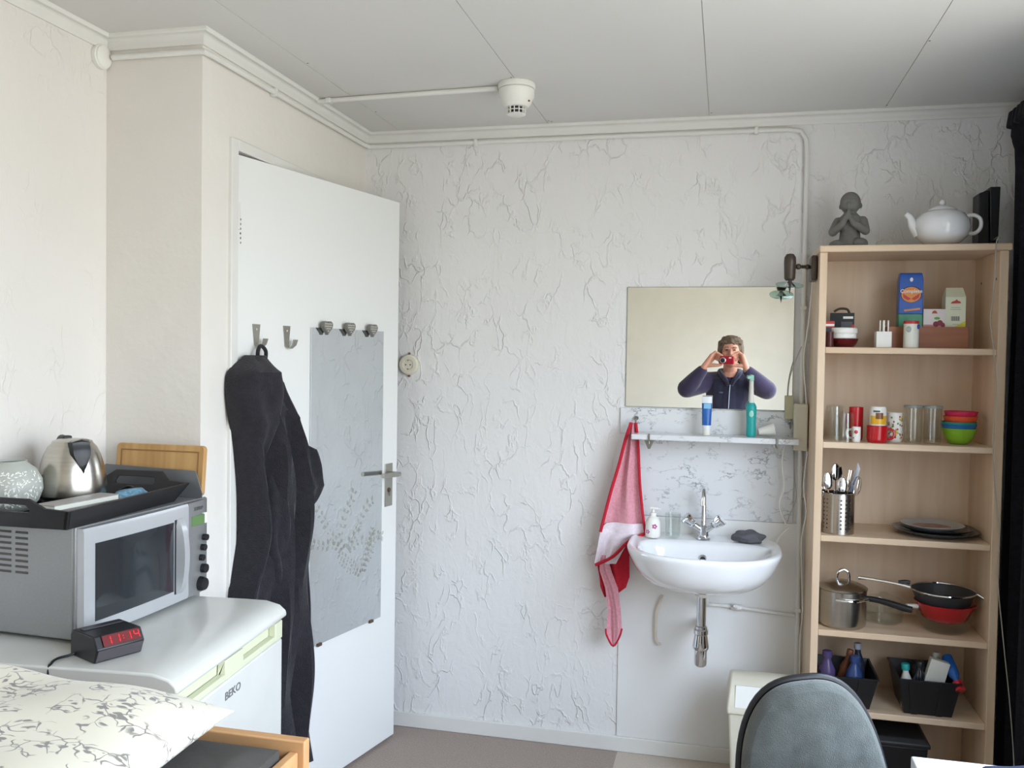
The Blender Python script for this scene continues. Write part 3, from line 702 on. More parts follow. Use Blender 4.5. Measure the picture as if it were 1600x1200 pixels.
# things on the shelf and basin
tpst = thing('toothpaste_tube', 'blue and white toothpaste tube standing on its cap on the marble shelf', 'toothpaste', (-.063, D-.075, 1.2335), .1)
obj('cap', MB().lathe([(0, 0), (.0135, 0), (.015, .004), (.014, .022), (0, .022)], 24), 'white_plastic', tpst)
rings = []
for k in range(9):
    t = k/8; z = .022+.118*t; a = .0155+.003*t; b = .0155*(1-t)+.002
    rings.append([(a*math.cos(2*PI*j/32), b*math.sin(2*PI*j/32), z) for j in range(32)])
obj('tube', MB().loft(rings), cm('white_tube', 'd8dde2', .3), tpst)
rings = []
for k in range(7):
    t = .12+.68*k/6; z = .022+.118*t; a = .0158+.003*t; b = .0158*(1-t)+.0023
    rings.append([(a*math.cos(PI+PI*j/24), b*math.sin(PI+PI*j/24), z) for j in range(25)])
pb = MB()
n = 25
pb.add([p for r in rings for p in r], [(i*n+j, i*n+j+1, (i+1)*n+j+1, (i+1)*n+j) for i in range(6) for j in range(n-1)])
obj('blue_label', pb, 'blue', tpst)
obj('light_label', MB().cbox((0.001, -.0105, .106), (.026, .0008, .018), (.12, 0, 0)), cm('pale_blue_print', '7db8dc', .4), tpst)
eb = thing('electric_toothbrush', 'teal electric toothbrush standing on the marble shelf', 'toothbrush', (.094, D-.072, 1.2335))
obj('handle', MB().lathe([(0, 0), (.0155, 0), (.017, .006), (.0165, .05), (.018, .085), (.0185, .105), (.014, .118), (.010, .122), (0, .122)], 28), 'teal', eb)
obj('grip', MB().ell((.0, -.0045, .085), (.0135, .0145, .032)), 'mint', eb)
obj('brush_neck', MB().lathe([(.0095, .120), (.0085, .125), (.0062, .18), (.0055, .205), (0, .207)], 20), 'white_plastic', eb)
obj('brush_head', MB().cbox((0, -.003, .211), (.013, .012, .022)).cbox((-.010, -.006, .213), (.012, .010, .012)), 'mint', eb, bevel=.003)
cu_ = thing('tipped_cup', 'small white cup lying on its side on the marble shelf', 'cup', (.150, D-.068, 1.2335), .1)
mx = Matrix.Translation((-.03, 0, .0185)) @ Matrix.Rotation(PI/2-.18, 4, 'Y')
obj('cup_wall', MB().lathe([(0, .0), (.011, 0), (.0225, .056), (.0215, .056), (.010, .002), (0, .002)], 28, mx=mx), 'white_plastic', cu_)
# soap bottle
sb = thing('soap_dispenser', 'white pump soap bottle with purple flower print on the basin', 'soap bottle', (-.247, 3.300, .8545))
obj('bottle', MB().lathe([(0, 0), (.024, 0), (.027, .004), (.028, .02), (.0265, .055), (.020, .070), (.012, .077), (0, .078)], 32), 'white_plastic', sb)
obj('pump', MB().cyl((0, 0, .076), (0, 0, .090), .0115, n=20).cyl((0, 0, .09), (0, 0, .103), .005, n=12).cbox((.003, -.002, .107), (.028, .012, .008)).cbox((.020, -.004, .105), (.014, .006, .005)), 'white_plastic', sb, bevel=.001)
mb = MB()
for (fx, fz, s_) in ((.008, .043, .0048), (-.016, .022, .004)):
    for k in range(5):
        a = 2*PI*k/5
        x_ = fx+s_*1.2*math.cos(a); mb.ell((x_, -math.sqrt(max(1e-6, .0277**2-x_*x_)), fz+s_*1.2*math.sin(a)), (s_*.8, .0012, s_*.8), 10, 6)
obj('flower_print', mb, 'flower', sb)
gl = obj('drinking_glass', MB().lathe([(0, 0), (.025, 0), (.0265, .003), (.0285, .088), (.0272, .088), (.0252, .006), (0, .005)], 36), 'glass', loc=(-.176, 3.318, .8545))
tag(gl, 'clear drinking glass on the basin between soap bottle and tap', 'glass')
def crumple(seed, rx, ry, rz, n=40, m=24, amp=.28):
    rnd = random.Random(seed); ks = [(Vector((rnd.uniform(-1, 1), rnd.uniform(-1, 1), rnd.uniform(-1, 1)))*rnd.uniform(2, 7), rnd.uniform(0, 6), rnd.uniform(.3, 1)) for _ in range(12)]
    rings = []
    for i in range(m+1):
        a = -PI/2+PI*i/m; ring = []
        for j in range(n):
            b = 2*PI*j/n; d = Vector((math.cos(a)*math.cos(b), math.cos(a)*math.sin(b), math.sin(a)))
            s_ = 1+amp*sum(w_*math.sin(k.dot(d)+p) for k, p, w_ in ks)/4
            z = rz*d.z*s_
            ring.append((rx*d.x*s_, ry*d.y*s_, max(z, -rz*.55)+rz*.55))
        rings.append(ring)
    return MB().loft(rings)
wc = obj('washcloth', crumple(5, .053, .032, .026, 60, 36, .26), cm('dark_grey_cloth', '56555a', .95, bump=.002, bscale=150), loc=(.093, 3.318, .8545), sub=1)
tag(wc, 'crumpled dark grey cloth lying on the right of the basin', 'cloth')

# red and pink towel hanging from the left hook
tw = thing('hand_towel', 'red and pink kitchen towel hanging from a hook beside the basin', 'towel', (-.323, D-.06, 1.270))
def sheet(rows, m=28, th=.004, fold=.010, ph=0.0, y0=0, fr_=3):
    """rows: (z, xleft, xright, ydepth); one thin solid with folds"""
    n = len(rows); dense = []
    for i in range(n-1):
        for k in range(8):
            t = k/8; dense.append([rows[i][q]*(1-t)+rows[i+1][q]*t for q in range(4)])
    dense.append(list(rows[-1]))
    front = []; back = []
    for i, (z, a, b, yd) in enumerate(dense):
        fr = []; bk = []
        for j in range(m+1):
            u = j/m; x = a+(b-a)*u
            g = min(1, (b-a)/.05)
            y = y0+yd+fold*g*math.sin(u*fr_*2*PI+ph+z*3)+.25*fold*math.sin(u*17+z*20)
            zz = z
            fr.append((x, y-th/2, zz)); bk.append((x, y+th/2, zz))
        front.append(fr); back.append(bk)
    rings = [f + b_[::-1] for f, b_ in zip(front, back)]
    return MB().loft(rings)
# coordinates relative to hook
obj('pink_panel', sheet([(0, -.016, .004, 0), (-.04, -.022, .008, -.012), (-.12, -.040, .016, -.02), (-.22, -.070, .022, -.022), (-.32, -.100, .034, -.02), (-.40, -.122, .044, -.018)], fold=.011, fr_=1.6), 'towel', tw)
obj('pale_stripe', sheet([(-.375, -.095, .041, -.026), (-.40, -.118, .048, -.026), (-.412, -.119, .049, -.026), (-.436, -.123, -.012, -.026), (-.50, -.134, -.045, -.027), (-.53, -.140, -.06, -.027)], fold=.008, fr_=1.6), 'towel_white', tw)
obj('red_border', MB().tube([(-.014, -.012, 0), (-.032, -.026, -.06), (-.055, -.036, -.16), (-.085, -.038, -.27), (-.118, -.036, -.41)], .006, 8, smooth=4)
    .tube([(.004, -.012, 0), (.016, -.024, -.1), (.024, -.030, -.22), (.038, -.034, -.34), (.048, -.036, -.408)], .005, 8, smooth=4)
    .tube([(.048, -.036, -.407), (.02, -.038, -.420), (-.018, -.040, -.444), (-.07, -.040, -.500), (-.135, -.038, -.536)], .006, 8, smooth=4), 'towel_red', tw)
obj('red_underlayer', sheet([(-.42, -.05, -.012, -.004), (-.47, -.11, -.012, -.006), (-.53, -.134, -.012, -.008), (-.58, -.122, -.010, -.010), (-.62, -.117, -.022, -.012), (-.66, -.100, -.07, -.012)], fold=.010, fr_=1.4, ph=1), 'towel_red', tw)
obj('pink_tail', sheet([(-.50, -.122, -.095, -.024), (-.56, -.120, -.075, -.026), (-.62, -.098, -.050, -.028), (-.70, -.085, -.038, -.028), (-.78, -.090, -.032, -.028), (-.81, -.082, -.044, -.028), (-.835, -.066, -.060, -.028)], fold=.007, fr_=1.1, ph=2), 'towel', tw)
obj('tail_border', MB().tube([(-.032, -.030, -.77), (-.040, -.032, -.80), (-.063, -.032, -.838), (-.088, -.032, -.80), (-.092, -.032, -.775)], .0035, 8, smooth=4), 'towel_red', tw)

# cord box, cables, light
ab = obj('adaptor_box', MB().box(-.024, .024, -.042, -.0005, 0, .168), 'cream_plastic', loc=(.293, D-.0, 1.186), bevel=.005)
ab.location = (.2925, 3.150+.0, 1.186)
tag(ab, 'cream oblong socket adaptor beside the bookcase edge', 'adaptor')
ab.location = (.266, D-.024, 1.187)
sk = obj('shaver_switch', MB().box(-.015, .015, -.020, -.0005, 0, .085), cm('olive_cream_plastic', 'b5b192', .45), loc=(.228, D-.010, 1.297), bevel=.003)
tag(sk, 'small olive-cream switch at the right edge of the mirror', 'switch')
def cable(name, pts, r, m, label, sm=6):
    p0 = Vector(pts[0])
    o = obj(name, MB().tube([Vector(p)-p0 for p in pts], r, 8, smooth=sm), m, loc=p0)
    return tag(o, label, 'cable')
cable('power_cable', [(.250, 3.350, 1.233), (.218, 3.345, 1.218), (.206, 3.345, 1.147), (.215, 3.35, 1.055), (.201, 3.35, .984), (.233, 3.36, .900)], .0026, 'white_plastic', 'white cable drooping from the adaptor in front of the marble')
cable('power_cable', [(.236, 3.355, .905), (.203, 3.36, .870), (.197, 3.36, .835), (.212, 3.365, .812)], .0022, 'white_plastic', 'short white cable end above the right of the basin')
cable('power_cable', [(.226, 3.375, 1.24), (.243, 3.372, 1.195), (.25, 3.372, 1.10), (.258, 3.37, 1.011), (.236, 3.37, .948), (.232, 3.372, .925)], .0018, cm('grey_flex', 'a8a69e', .5), 'thin grey cable behind the white cable beside the pipe')
cable('power_cable', [(.291, 3.345, 1.186), (.281, 3.345, 1.058), (.292, 3.345, .966), (.278, 3.345, .850), (.288, 3.345, .618), (.282, 3.345, .501), (.284, 3.35, .30)], .0024, 'white_plastic', 'long white cable hanging down beside the bookcase side')
cable('power_cable', [(.283, 3.22, 1.782), (.278, 3.26, 1.656), (.270, 3.33, 1.518), (.280, 3.348, 1.40), (.284, 3.350, 1.355)], .0024, 'white_plastic', 'white cable running down from the brown clip lamp')
cable('power_cable', [(.222, 3.385, 1.382), (.226, 3.38, 1.44), (.240, 3.36, 1.50), (.262, 3.34, 1.56)], .0018, cm('grey_flex', 'a8a69e'), 'thin grey cable rising from the small switch')
lp = thing('spot_lamp', 'brown metal spot lamp with glass disc fixed to the bookcase side', 'lamp', (.2925, 3.20, 1.822))
obj('base_plate', MB().box(-.020, 0, -.045, .045, -.042, .042), 'brown_metal', lp, bevel=.006)
obj('arm', MB().tube([(-.018, -.0, .006), (-.06, -.02, .006)], .006, 10).ell((-.030, -.008, .006), (.009, .009, .009)).ell((-.060, -.02, .006), (.010, .010, .010)), 'brown_metal', lp)
obj('lamp_head', MB().lathe([(0, .050), (.012, .047), (.019, .036), (.020, .02), (.018, -.035), (.013, -.042), (0, -.042)], 28, c=(-.088, -.03, 0)), 'brown_metal', lp)
obj('glass_disc', MB().lathe([(.010, -.002), (.046, .004), (.046, .0065), (.010, .0015), (.010, -.002)], 44, mx=Matrix.Translation((-.088, -.03, -.062)) @ Matrix.Rotation(.30, 4, 'X') @ Matrix.Rotation(.06, 4, 'Y')), 'greenglass', lp)
obj('reflector', MB().lathe([(.008, -.045), (.019, -.058), (.021, -.062), (.018, -.062), (.006, -.046)], 28, c=(-.088, -.03, -.001)), 'chrome', lp)
obj('pointer', MB().lathe([(0, -.038), (.006, -.040), (.004, -.065), (.0005, -.088)], 14, c=(-.088, -.047, 0)), 'black', lp)

# bin
bn = thing('waste_bin', 'white plastic swing-lid bin in the corner behind the office chair', 'bin', (.150, 3.19, 0))
obj('bin_body', MB().loft([[(-.10, -.09, .0), (.10, -.09, 0), (.10, .09, 0), (-.10, .09, 0)], [(-.115, -.105, .315), (.115, -.105, .315), (.115, .105, .315), (-.115, .105, .315)]]), 'cream_plastic', bn, bevel=.008)
obj('bin_lid', MB().loft([[(-.121, -.111, .310), (.121, -.111, .310), (.121, .111, .310), (-.121, .111, .310)], [(-.121, -.111, .33), (.121, -.111, .33), (.121, .111, .33), (-.121, .111, .33)], [(-.112, -.075, .395), (.112, -.075, .395), (.112, .075, .395), (-.112, .075, .395)], [(-.108, -.03, .418), (.108, -.03, .418), (.108, .03, .418), (-.108, .03, .418)]]), 'cream_plastic', bn, bevel=.006)
obj('swing_flap', MB().loft([[(-.095, -.110, .336), (.10, -.110, .336), (.10, -.1045, .336), (-.095, -.1045, .336)], [(-.092, -.078, .400), (.10, -.078, .400), (.10, -.072, .400), (-.092, -.072, .400)]]), 'white_plastic', bn)

# ------------------------------------------------------------------ bookcase
BXL, BXR, BYF, BYB, BZT = .294, .863, 3.10, 3.388, 1.888
bc = thing('bookcase', 'tall pale beech bookcase with open shelves of kitchenware', 'bookcase', (BXL, BYB, 0))
def bcb(*a): return MB().box(a[0]-BXL, a[1]-BXL, a[2]-BYB, a[3]-BYB, a[4], a[5])
obj('side_panel', bcb(BXL, BXL+.024, BYF, BYB, 0, BZT-.022), 'beech', bc, bevel=.002)
obj('side_panel', bcb(BXR-.030, BXR-.004, BYF, BYB, 0, BZT-.022), 'beech', bc, bevel=.002)
obj('top_board', bcb(BXL-.002, BXR+.004, BYF-.008, BYB, BZT-.022, BZT), 'beech_h', bc, bevel=.004)
obj('back_panel', bcb(BXL+.024, BXR-.030, BYB-.005, BYB, .05, BZT-.022), 'beech', bc)
SH = [1.556, 1.243, .933, .618, .356]
for z in SH + [.085]:
    obj('shelf_board', bcb(BXL+.024, BXR-.030, BYF+.004, BYB-.005, z-.021, z), 'beech_h', bc, bevel=.003)
obj('plinth', bcb(BXL+.024, BXR-.030, BYF+.03, BYF+.045, 0, .064), 'beech_h', bc)
obj('side_hole', bcb(BXR-.0312, BXR-.0302, 3.13, 3.136, 1.775, 1.782).box(BXR-.0312-BXL, BXR-.0302-BXL, 3.30-BYB, 3.306-BYB, 1.775, 1.782), cm('dark_hole', '3c3834'), bc)
T = BZT+.0005
# kneeling praying child statue
st = thing('praying_statue', 'grey stone figure of a kneeling child with folded hands on the bookcase', 'statue', (.402, 3.245, T))
mb = MB()
mb.ell((0, .0, .018), (.060, .036, .020)).ell((-.035, -.012, .018), (.030, .030, .018)).ell((.035, -.014, .020), (.026, .034, .020))
mb.chain([(0, .004, .025), (0, .004, .06), (0, .002, .098)], [.036, .033, .036])
mb.cap((-.034, 0, .098), .015, (.034, 0, .098), .015)
mb.chain([(-.038, 0, .098), (-.052, -.020, .062), (-.018, -.044, .085), (-.006, -.046, .112)], [.017, .015, .011, .007])
mb.chain([(.040, 0, .098), (.052, -.020, .062), (.018, -.044, .085), (.004, -.046, .112)], [.017, .015, .011, .007])
mb.cap((-.003, -.047, .105), .007, (0, -.045, .130), .005).cap((.003, -.045, .105), .007, (.001, -.043, .130), .005)
mb.cap((0, 0, .11), .016, (0, -.004, .128), .015)
mb.ell((0, -.004, .160), (.034, .036, .038)).ell((0, -.040, .152), (.006, .006, .007)).ell((-.0335, .004, .150), (.0045, .006, .009)).ell((.0335, .004, .150), (.0045, .006, .009))
mb.ell((0, -.030, .165), (.022, .012, .006)).ell((0, -.030, .140), (.014, .010, .008)).ell((-.036, .01, .012), (.03, .04, .012))
weld('figure', mb, 'concrete', st, .0028, 2)
obj('plinth', MB().prism([(.062*math.cos(a*PI/12), .042*math.sin(a*PI/12)) for a in range(24)], 0, .010), 'concrete', st, bevel=.002)
st.rotation_euler = (0, 0, -.25)
# teapot
tpz = thing('teapot', 'big white porcelain teapot on top of the bookcase', 'teapot', (.681, 3.195, T))
obj('pot_body', MB().lathe([(0, .006), (.035, .006), (.055, .012), (.078, .035), (.086, .062), (.082, .088), (.068, .108), (.048, .118), (.044, .119)], 48), 'porcelain', tpz)
obj('foot', MB().lathe([(0, 0), (.034, 0), (.036, .008), (.03, .012)], 32), 'porcelain', tpz)
obj('spout', MB().tube([(-.070, 0, .045), (-.088, -.002, .070), (-.098, -.003, .098), (-.112, -.004, .112)], [.020, .015, .010, .008], 18, smooth=5), 'porcelain', tpz)
obj('handle', MB().tube([(.074, 0, .100), (.095, 0, .104), (.115, 0, .090), (.116, 0, .062), (.100, 0, .045), (.078, 0, .046)], .0065, 12, smooth=5), 'porcelain', tpz)
ld = obj('lid', MB().lathe([(.046, .119), (.044, .123), (.030, .132), (.010, .137), (0, .138)], 40), 'porcelain', tpz)
obj('lid_knob', MB().ell((0, 0, .146), (.010, .010, .010)), 'porcelain', ld)
# black upright router pair
rt = thing('black_router', 'black upright box shaped device on the right end of the bookcase top', 'router', (.838, 3.300, T))
obj('front_half', MB().prism([(-.030, 0), (.004, 0), (-.002, .196), (-.032, .186)], -.04, .04, Matrix(((1, 0, 0, 0), (0, 0, 1, 0), (0, 1, 0, 0), (0, 0, 0, 1)))), 'black', rt, bevel=.003)
obj('rear_half', MB().prism([(.006, 0), (.030, 0), (.033, .206), (.001, .206)], -.04, .04, Matrix(((1, 0, 0, 0), (0, 0, 1, 0), (0, 1, 0, 0), (0, 0, 0, 1)))), cm('black_satin', '222225', .3), rt, bevel=.003)
obj('plug', MB().cbox((.014, -.048, .030), (.020, .014, .010)), 'black', rt, bevel=.002)
cable('thin_cable', [(.851, 3.245, T+.030), (.838, 3.14, 1.915), (.826, 3.09, 1.902), (.817, 3.085, 1.89), (.815, 3.085, 1.80), (.812, 3.088, 1.706), (.807, 3.088, 1.646), (.818, 3.088, 1.56), (.829, 3.088, 1.45), (.827, 3.088, 1.33), (.825, 3.088, 1.264), (.832, 3.088, 1.143), (.844, 3.085, 1.043), (.852, 3.085, .962), (.850, 3.085, .84), (.868, 3.07, .638), (.890, 3.06, .436), (.905, 3.05, .234), (.91, 3.05, .02)], .0016, cm('grey_flex', 'a8a69e'), 'thin grey cable hanging down the right front edge of the bookcase', 5)

# shelf 1: groceries
z1 = SH[0]+.0006
wb = thing('wooden_tray_box', 'low red-brown wooden box on the top shelf holding packets', 'box', (.6475, 3.245, z1))
wbm = MB().box(-.1225, .1225, -.055, .055, 0, .006).box(-.1225, .1225, -.055, -.047, .006, .071).box(-.1225, .1225, .047, .055, .006, .071).box(-.1225, -.1145, -.047, .047, .006, .071).box(.1145, .1225, -.047, .047, .006, .071)
obj('box_walls', wbm, 'crate_wood', wb, bevel=.001)
zz = z1+.0066
cf = thing('coffee_packet', 'tall blue coffee packet with orange oval in the wooden box', 'coffee packet', (.598, 3.243, zz), -.05)
obj('packet', MB().loft([[(-.037, -.030, 0), (.037, -.030, 0), (.037, .030, 0), (-.037, .030, 0)], [(-.037, -.030, .060), (.037, -.030, .06), (.037, .030, .06), (-.037, .030, .06)]]), cm('cream_green_foil', 'c9cfc0', .3), cf, bevel=.003)
obj('green_band', MB().box(-.0372, .0372, -.0303, .0303, .060, .108), cm('green_foil', '3e8a6c', .3), cf, bevel=.002)
obj('blue_foil', MB().loft([[(-.0374, -.0305, .108), (.0374, -.0305, .108), (.0374, .0305, .108), (-.0374, .0305, .108)], [(-.037, -.030, .222), (.037, -.030, .222), (.037, .030, .222), (-.037, .030, .222)], [(-.034, -.024, .243), (.034, -.024, .243), (.034, .024, .243), (-.034, .024, .243)], [(-.033, -.010, .246), (.033, -.010, .246), (.033, .010, .246), (-.033, .010, .246)]]), cm('blue_foil', '2458b0', .3), cf, bevel=.002)
FX = (PI/2, 0, 0)
obj('orange_oval', MB().lathe([(0, 0), (.030, 0), (.030, .0008), (0, .0008)], 36, mx=Matrix.Translation((0, -.0306, .172)) @ Matrix.Rotation(PI/2, 4, 'X') @ Matrix.Diagonal((1, .85, 1, 1))), cm('orange_print', 'd98a3a', .4), cf)
obj('dark_oval', MB().lathe([(0, 0), (.034, 0), (.034, .0004), (0, .0004)], 36, mx=Matrix.Translation((0, -.0306, .173)) @ Matrix.Rotation(PI/2, 4, 'X') @ Matrix.Diagonal((1, .80, 1, 1))), cm('dark_navy_print', '15254f', .4), cf)
obj('red_wedge', MB().add([(-.026, -.0318, .176), (.0, -.0318, .158), (-.010, -.0318, .153), (-.024, -.0318, .162)], [(0, 1, 2, 3)]).add([(.026, -.0318, .176), (.024, -.0318, .162), (.010, -.0318, .153), (0, -.0318, .158)], [(0, 1, 2, 3)]), cm('red_print', 'b8322c', .4), cf)
text('lettering', 'Complete', .0168, cm('white_print', 'e6e6e4', .5), cf, (0, -.0322, .183), FX)
obj('orange_stripe', MB().cbox((.004, -.0308, .122), (.050, .0006, .006), (0, -.12, 0)), cm('orange_print', 'd98a3a'), cf)
obj('drop_emblem', MB().ell((.0, -.0302, .222), (.005, .001, .007)), cm('white_print', 'e6e6e4'), cf)
tb = thing('tea_box', 'small white tea box with berries and a green leaf in the wooden box', 'tea box', (.668, 3.232, zz))
obj('carton', MB().box(-.0335, .0335, -.03, .03, 0, .124), cm('white_carton', 'd9d2d0', .5), tb, bevel=.001)
obj('pink_band', MB().box(-.0332, .0332, -.0306, -.0301, .056, .072), cm('pink_print', 'c97f86', .5), tb)
obj('berries', MB().ell((.005, -.0305, .074), (.009, .001, .009)).ell((.017, -.0305, .078), (.009, .001, .009)).ell((.026, -.0305, .071), (.006, .001, .008)), cm('berry_print', '7b2a34', .5), tb)
obj('leaf_print', MB().ell((.008, -.0305, .093), (.009, .0008, .0045)), cm('leaf_green_print', '57a043', .5), tb)
obj('emblem', MB().prism([(-.009, 0), (.009, 0), (.005, .008), (0, .010), (-.005, .008)], 0, .0006, Matrix(((1, 0, 0, 0), (0, 0, -1, -.0301), (0, 1, 0, .109), (0, 0, 0, 1)))), cm('red_gold_print', 'a8552f', .5), tb)
obj('top_edge', MB().box(-.0335, .0335, -.0304, .0304, .1235, .1245), cm('wine_print', '8a3444', .5), tb)
ct = thing('gable_carton', 'white and yellow-green gable carton with red emblem in the wooden box', 'carton', (.733, 3.236, zz))
obj('carton', MB().loft([[(-.031, -.028, 0), (.031, -.028, 0), (.031, .028, 0), (-.031, .028, 0)], [(-.031, -.028, .164), (.031, -.028, .164), (.031, .028, .164), (-.031, .028, .164)], [(-.026, -.004, .196), (.026, -.004, .196), (.026, .004, .196), (-.026, .004, .196)]]), cm('pale_green_carton', 'd5d9c0', .5), ct, bevel=.001)
obj('yellow_corner', MB().add([(.031, -.0283, .058), (.031, -.0283, .085), (-.015, -.0283, .058)], [(0, 1, 2)]), cm('yellow_print', 'd2c83e', .5), ct)
obj('emblem', MB().prism([(-.016, -.004), (.016, -.003), (.013, .003), (.006, .006), (.002, .010), (-.002, .006), (-.012, .002)], 0, .0006, Matrix(((1, 0, 0, 0), (0, 0, -1, -.0281), (0, 1, 0, .146), (0, 0, 0, 1)))), cm('red_print', 'b8322c'), ct)
mb = MB()
for k in range(9): mb.box(-.013+.003*k, -.0115+.003*k+(.0006 if k % 2 else 0), -.0286, -.0281, .085, .100)
obj('bar_print', mb, cm('dark_ink', '5a5e5c', .5), ct)
obj('text_lines', MB().box(-.014, .014, -.0285, -.0281, .128, .130).box(-.016, .016, -.0285, -.0281, .122, .124).box(-.008, .010, -.0285, -.0281, .073, .075), cm('faint_print', 'a9ad98', .5), ct)
sj = thing('supplement_jar', 'white jar with red lid in front of the wooden box', 'jar', (.587, 3.145, z1))
obj('jar_body', MB().lathe([(0, 0), (.0225, 0), (.0235, .002), (.0235, .078), (0, .079)], 32), cm('white_label', 'd8d9cf', .35), sj)
obj('red_lid', MB().lathe([(.0238, .078), (.0238, .087), (.022, .088), (0, .088)], 32), cm('red_print', 'b8322c'), sj)
obj('label_print', MB().ell((.018, -.016, .069), (.005, .006, .008)), cm('deep_blue_print', '2744a0', .4), sj)
obj('grey_print', MB().ell((-.010, -.0203, .060), (.009, .004, .010)), cm('grey_green_print', '9aa39a', .4), sj)
ho = thing('stick_holder', 'small white block holder with three white sticks on the top shelf', 'holder', (.503, 3.155, z1))
obj('holder_block', MB().box(-.024, .024, -.022, .022, 0, .053), 'white_plastic', ho, bevel=.002)
for dx, wd in ((-.010, .004), (.0015, .007), (.015, .004)):
    obj('white_stick', MB().box(dx-wd/2, dx+wd/2, -.004, .004, .053, .090), 'white_plastic', ho, bevel=.001)
# left heap
rd = obj('ruby_dish', MB().lathe([(0, 0), (.030, 0), (.040, .012), (.046, .028), (.044, .028), (.036, .012), (0, .006)], 36), cm('dark_red_glass', '6b1a1e', .1, trans=.4), loc=(.383, 3.17, z1))
tag(rd, 'dark red glass dish under the white round tub on the top shelf', 'dish')
wd_ = thing('white_tub', 'white round lidded tub resting in the dark red dish', 'tub', (.381, 3.17, z1+.0265))
obj('tub', MB().lathe([(0, 0), (.037, 0), (.041, .004), (.041, .020), (0, .021)], 36), 'white_plastic', wd_)
obj('lid', MB().lathe([(.043, .020), (.044, .022), (.044, .034), (.041, .038), (0, .039)], 36), 'white_plastic', wd_)
bb = thing('black_box', 'black carton with a white printed strip behind the white tub', 'box', (.390, 3.262, z1), -.12)
obj('carton', MB().box(-.042, .036, -.032, .032, 0, .118), cm('black_carton', '23262a', .4), bb, bevel=.001)
obj('white_print', MB().box(.000, .032, -.0326, -.0321, .098, .106), cm('white_print', 'e6e6e4'), bb)
obj('grey_print', MB().box(-.006, .030, -.0325, -.0321, .045, .088), cm('grey_card_print', '55595b', .5), bb)
obj('red_print', MB().box(.028, .036, -.0326, -.0321, .058, .078), cm('red_print', 'b8322c'), bb)
hl = obj('dark_loop', MB().tube([(.02, 0, .0), (.012, 0, .014), (-.012, 0, .016), (-.03, 0, .006)], .004, 8, smooth=4), cm('dark_brown_strap', '4a3a30', .6), bb, loc=(.0, 0, .118))
hl.name = 'carry_strap'
rb = thing('red_white_box', 'small dark box with a red and white band against the bookcase side', 'box', (.334, 3.20, z1))
obj('carton', MB().box(-.0145, .0165, -.045, .03, 0, .088), cm('dark_blue_carton', '2c3040', .5), rb, bevel=.001)
obj('red_band', MB().box(-.0145, .0165, -.0456, -.0451, .066, .086), cm('red_print', 'b8322c'), rb)
obj('white_band', MB().box(-.0142, .0162, -.0462, -.0457, .070, .077), cm('white_print', 'e6e6e4'), rb)
br = obj('brown_jar_lid', MB().lathe([(0, 0), (.0125, 0), (.013, .003), (.0125, .050), (0, .051)], 20), cm('maroon_plastic', '4c1d20', .4), loc=(.3335, 3.130, z1)); br.name = 'small_maroon_tub'
tag(br, 'small maroon tub tucked by the left side of the top shelf', 'tub')

# shelf 2: cups, glasses, bowls
z2 = SH[1]+.0006
def upturned_glass(h, r0, r1): return MB().lathe([(r1, 0), (r0, h-.006), (r0*.92, h), (0, h), (0, h-.004), (r0*.88, h-.005), (r0*.93, h-.010), (r1-.0015, 0), (r1, 0)], 36)
g = obj('upturned_glass', upturned_glass(.118, .028, .040), 'glass', loc=(.363, 3.20, z2)); tag(g, 'large clear glass bowl-shaped glass upturned at the left of the mug shelf', 'glass')
g['label'] = 'larger clear glass standing upside down at the left of the mug shelf'
g = obj('upturned_glass', upturned_glass(.098, .022, .028), 'glass', loc=(.392, 3.135, z2)); tag(g, 'smaller clear glass upside down in front of the larger upturned glass', 'glass')
def mug(name, label, loc, h, r, m, rz=0, hz=None, prints=None, hm=None):
    t = thing(name, label, 'mug', loc, rz)
    obj('cup', MB().lathe([(0, 0), (r*.86, 0), (r*.95, .004), (r, .012), (r, h), (r-.003, h), (r-.003, .012), (0, .006)], 36), m, t)
    obj('handle', MB().tube([(r-.002, 0, h*.80), (r+.016, 0, h*.76), (r+.020, 0, h*.5), (r+.014, 0, h*.27), (r-.002, 0, h*.22)], .0042, 10, smooth=4), hm or m, t)
    return t
mug('tall_red_mug', 'tall plain red mug between the upturned glasses and the yellow mug', (.434, 3.215, z2), .112, .023, 'red', 2.2)
sm_ = mug('small_patterned_mug', 'small white mug with red dot pattern in front of the tall red mug', (.425, 3.135, z2), .050, .014, 'white_plastic', 2.5)
rdo = obj('red_dot', MB().ell((-.002, -.0138, .034), (.006, .0015, .006)).ell((-.009, -.010, .014), (.003, .002, .003)), 'red', sm_); rdo.rotation_euler = (0, 0, -2.5)
obj('blue_print', MB().ell((.005, -.0130, .012), (.006, .0018, .008)), 'blue', sm_)
mug('red_mug', 'red mug with handle under the upturned yellow and white mug', (.492, 3.150, z2), .056, .032, 'red', -.25)
ym = mug('yellow_white_mug', 'white mug with yellow and brown picture upside down on the red mug', (.493, 3.150, z2+.0565), .062, .0265, 'white_plastic', 1.9)
ym.rotation_euler = (PI, 0, 1.9); ym.location = (.493, 3.150, z2+.0565+.062)
def patch(r, a0, a1, za, zb, n=12):
    vs = []; 
    for i in range(n+1):
        a = a0+(a1-a0)*i/n
        vs += [(r*math.cos(a), r*math.sin(a), za), (r*math.cos(a), r*math.sin(a), zb)]
    return MB().add(vs, [(2*i, 2*i+2, 2*i+3, 2*i+1) for i in range(n)])
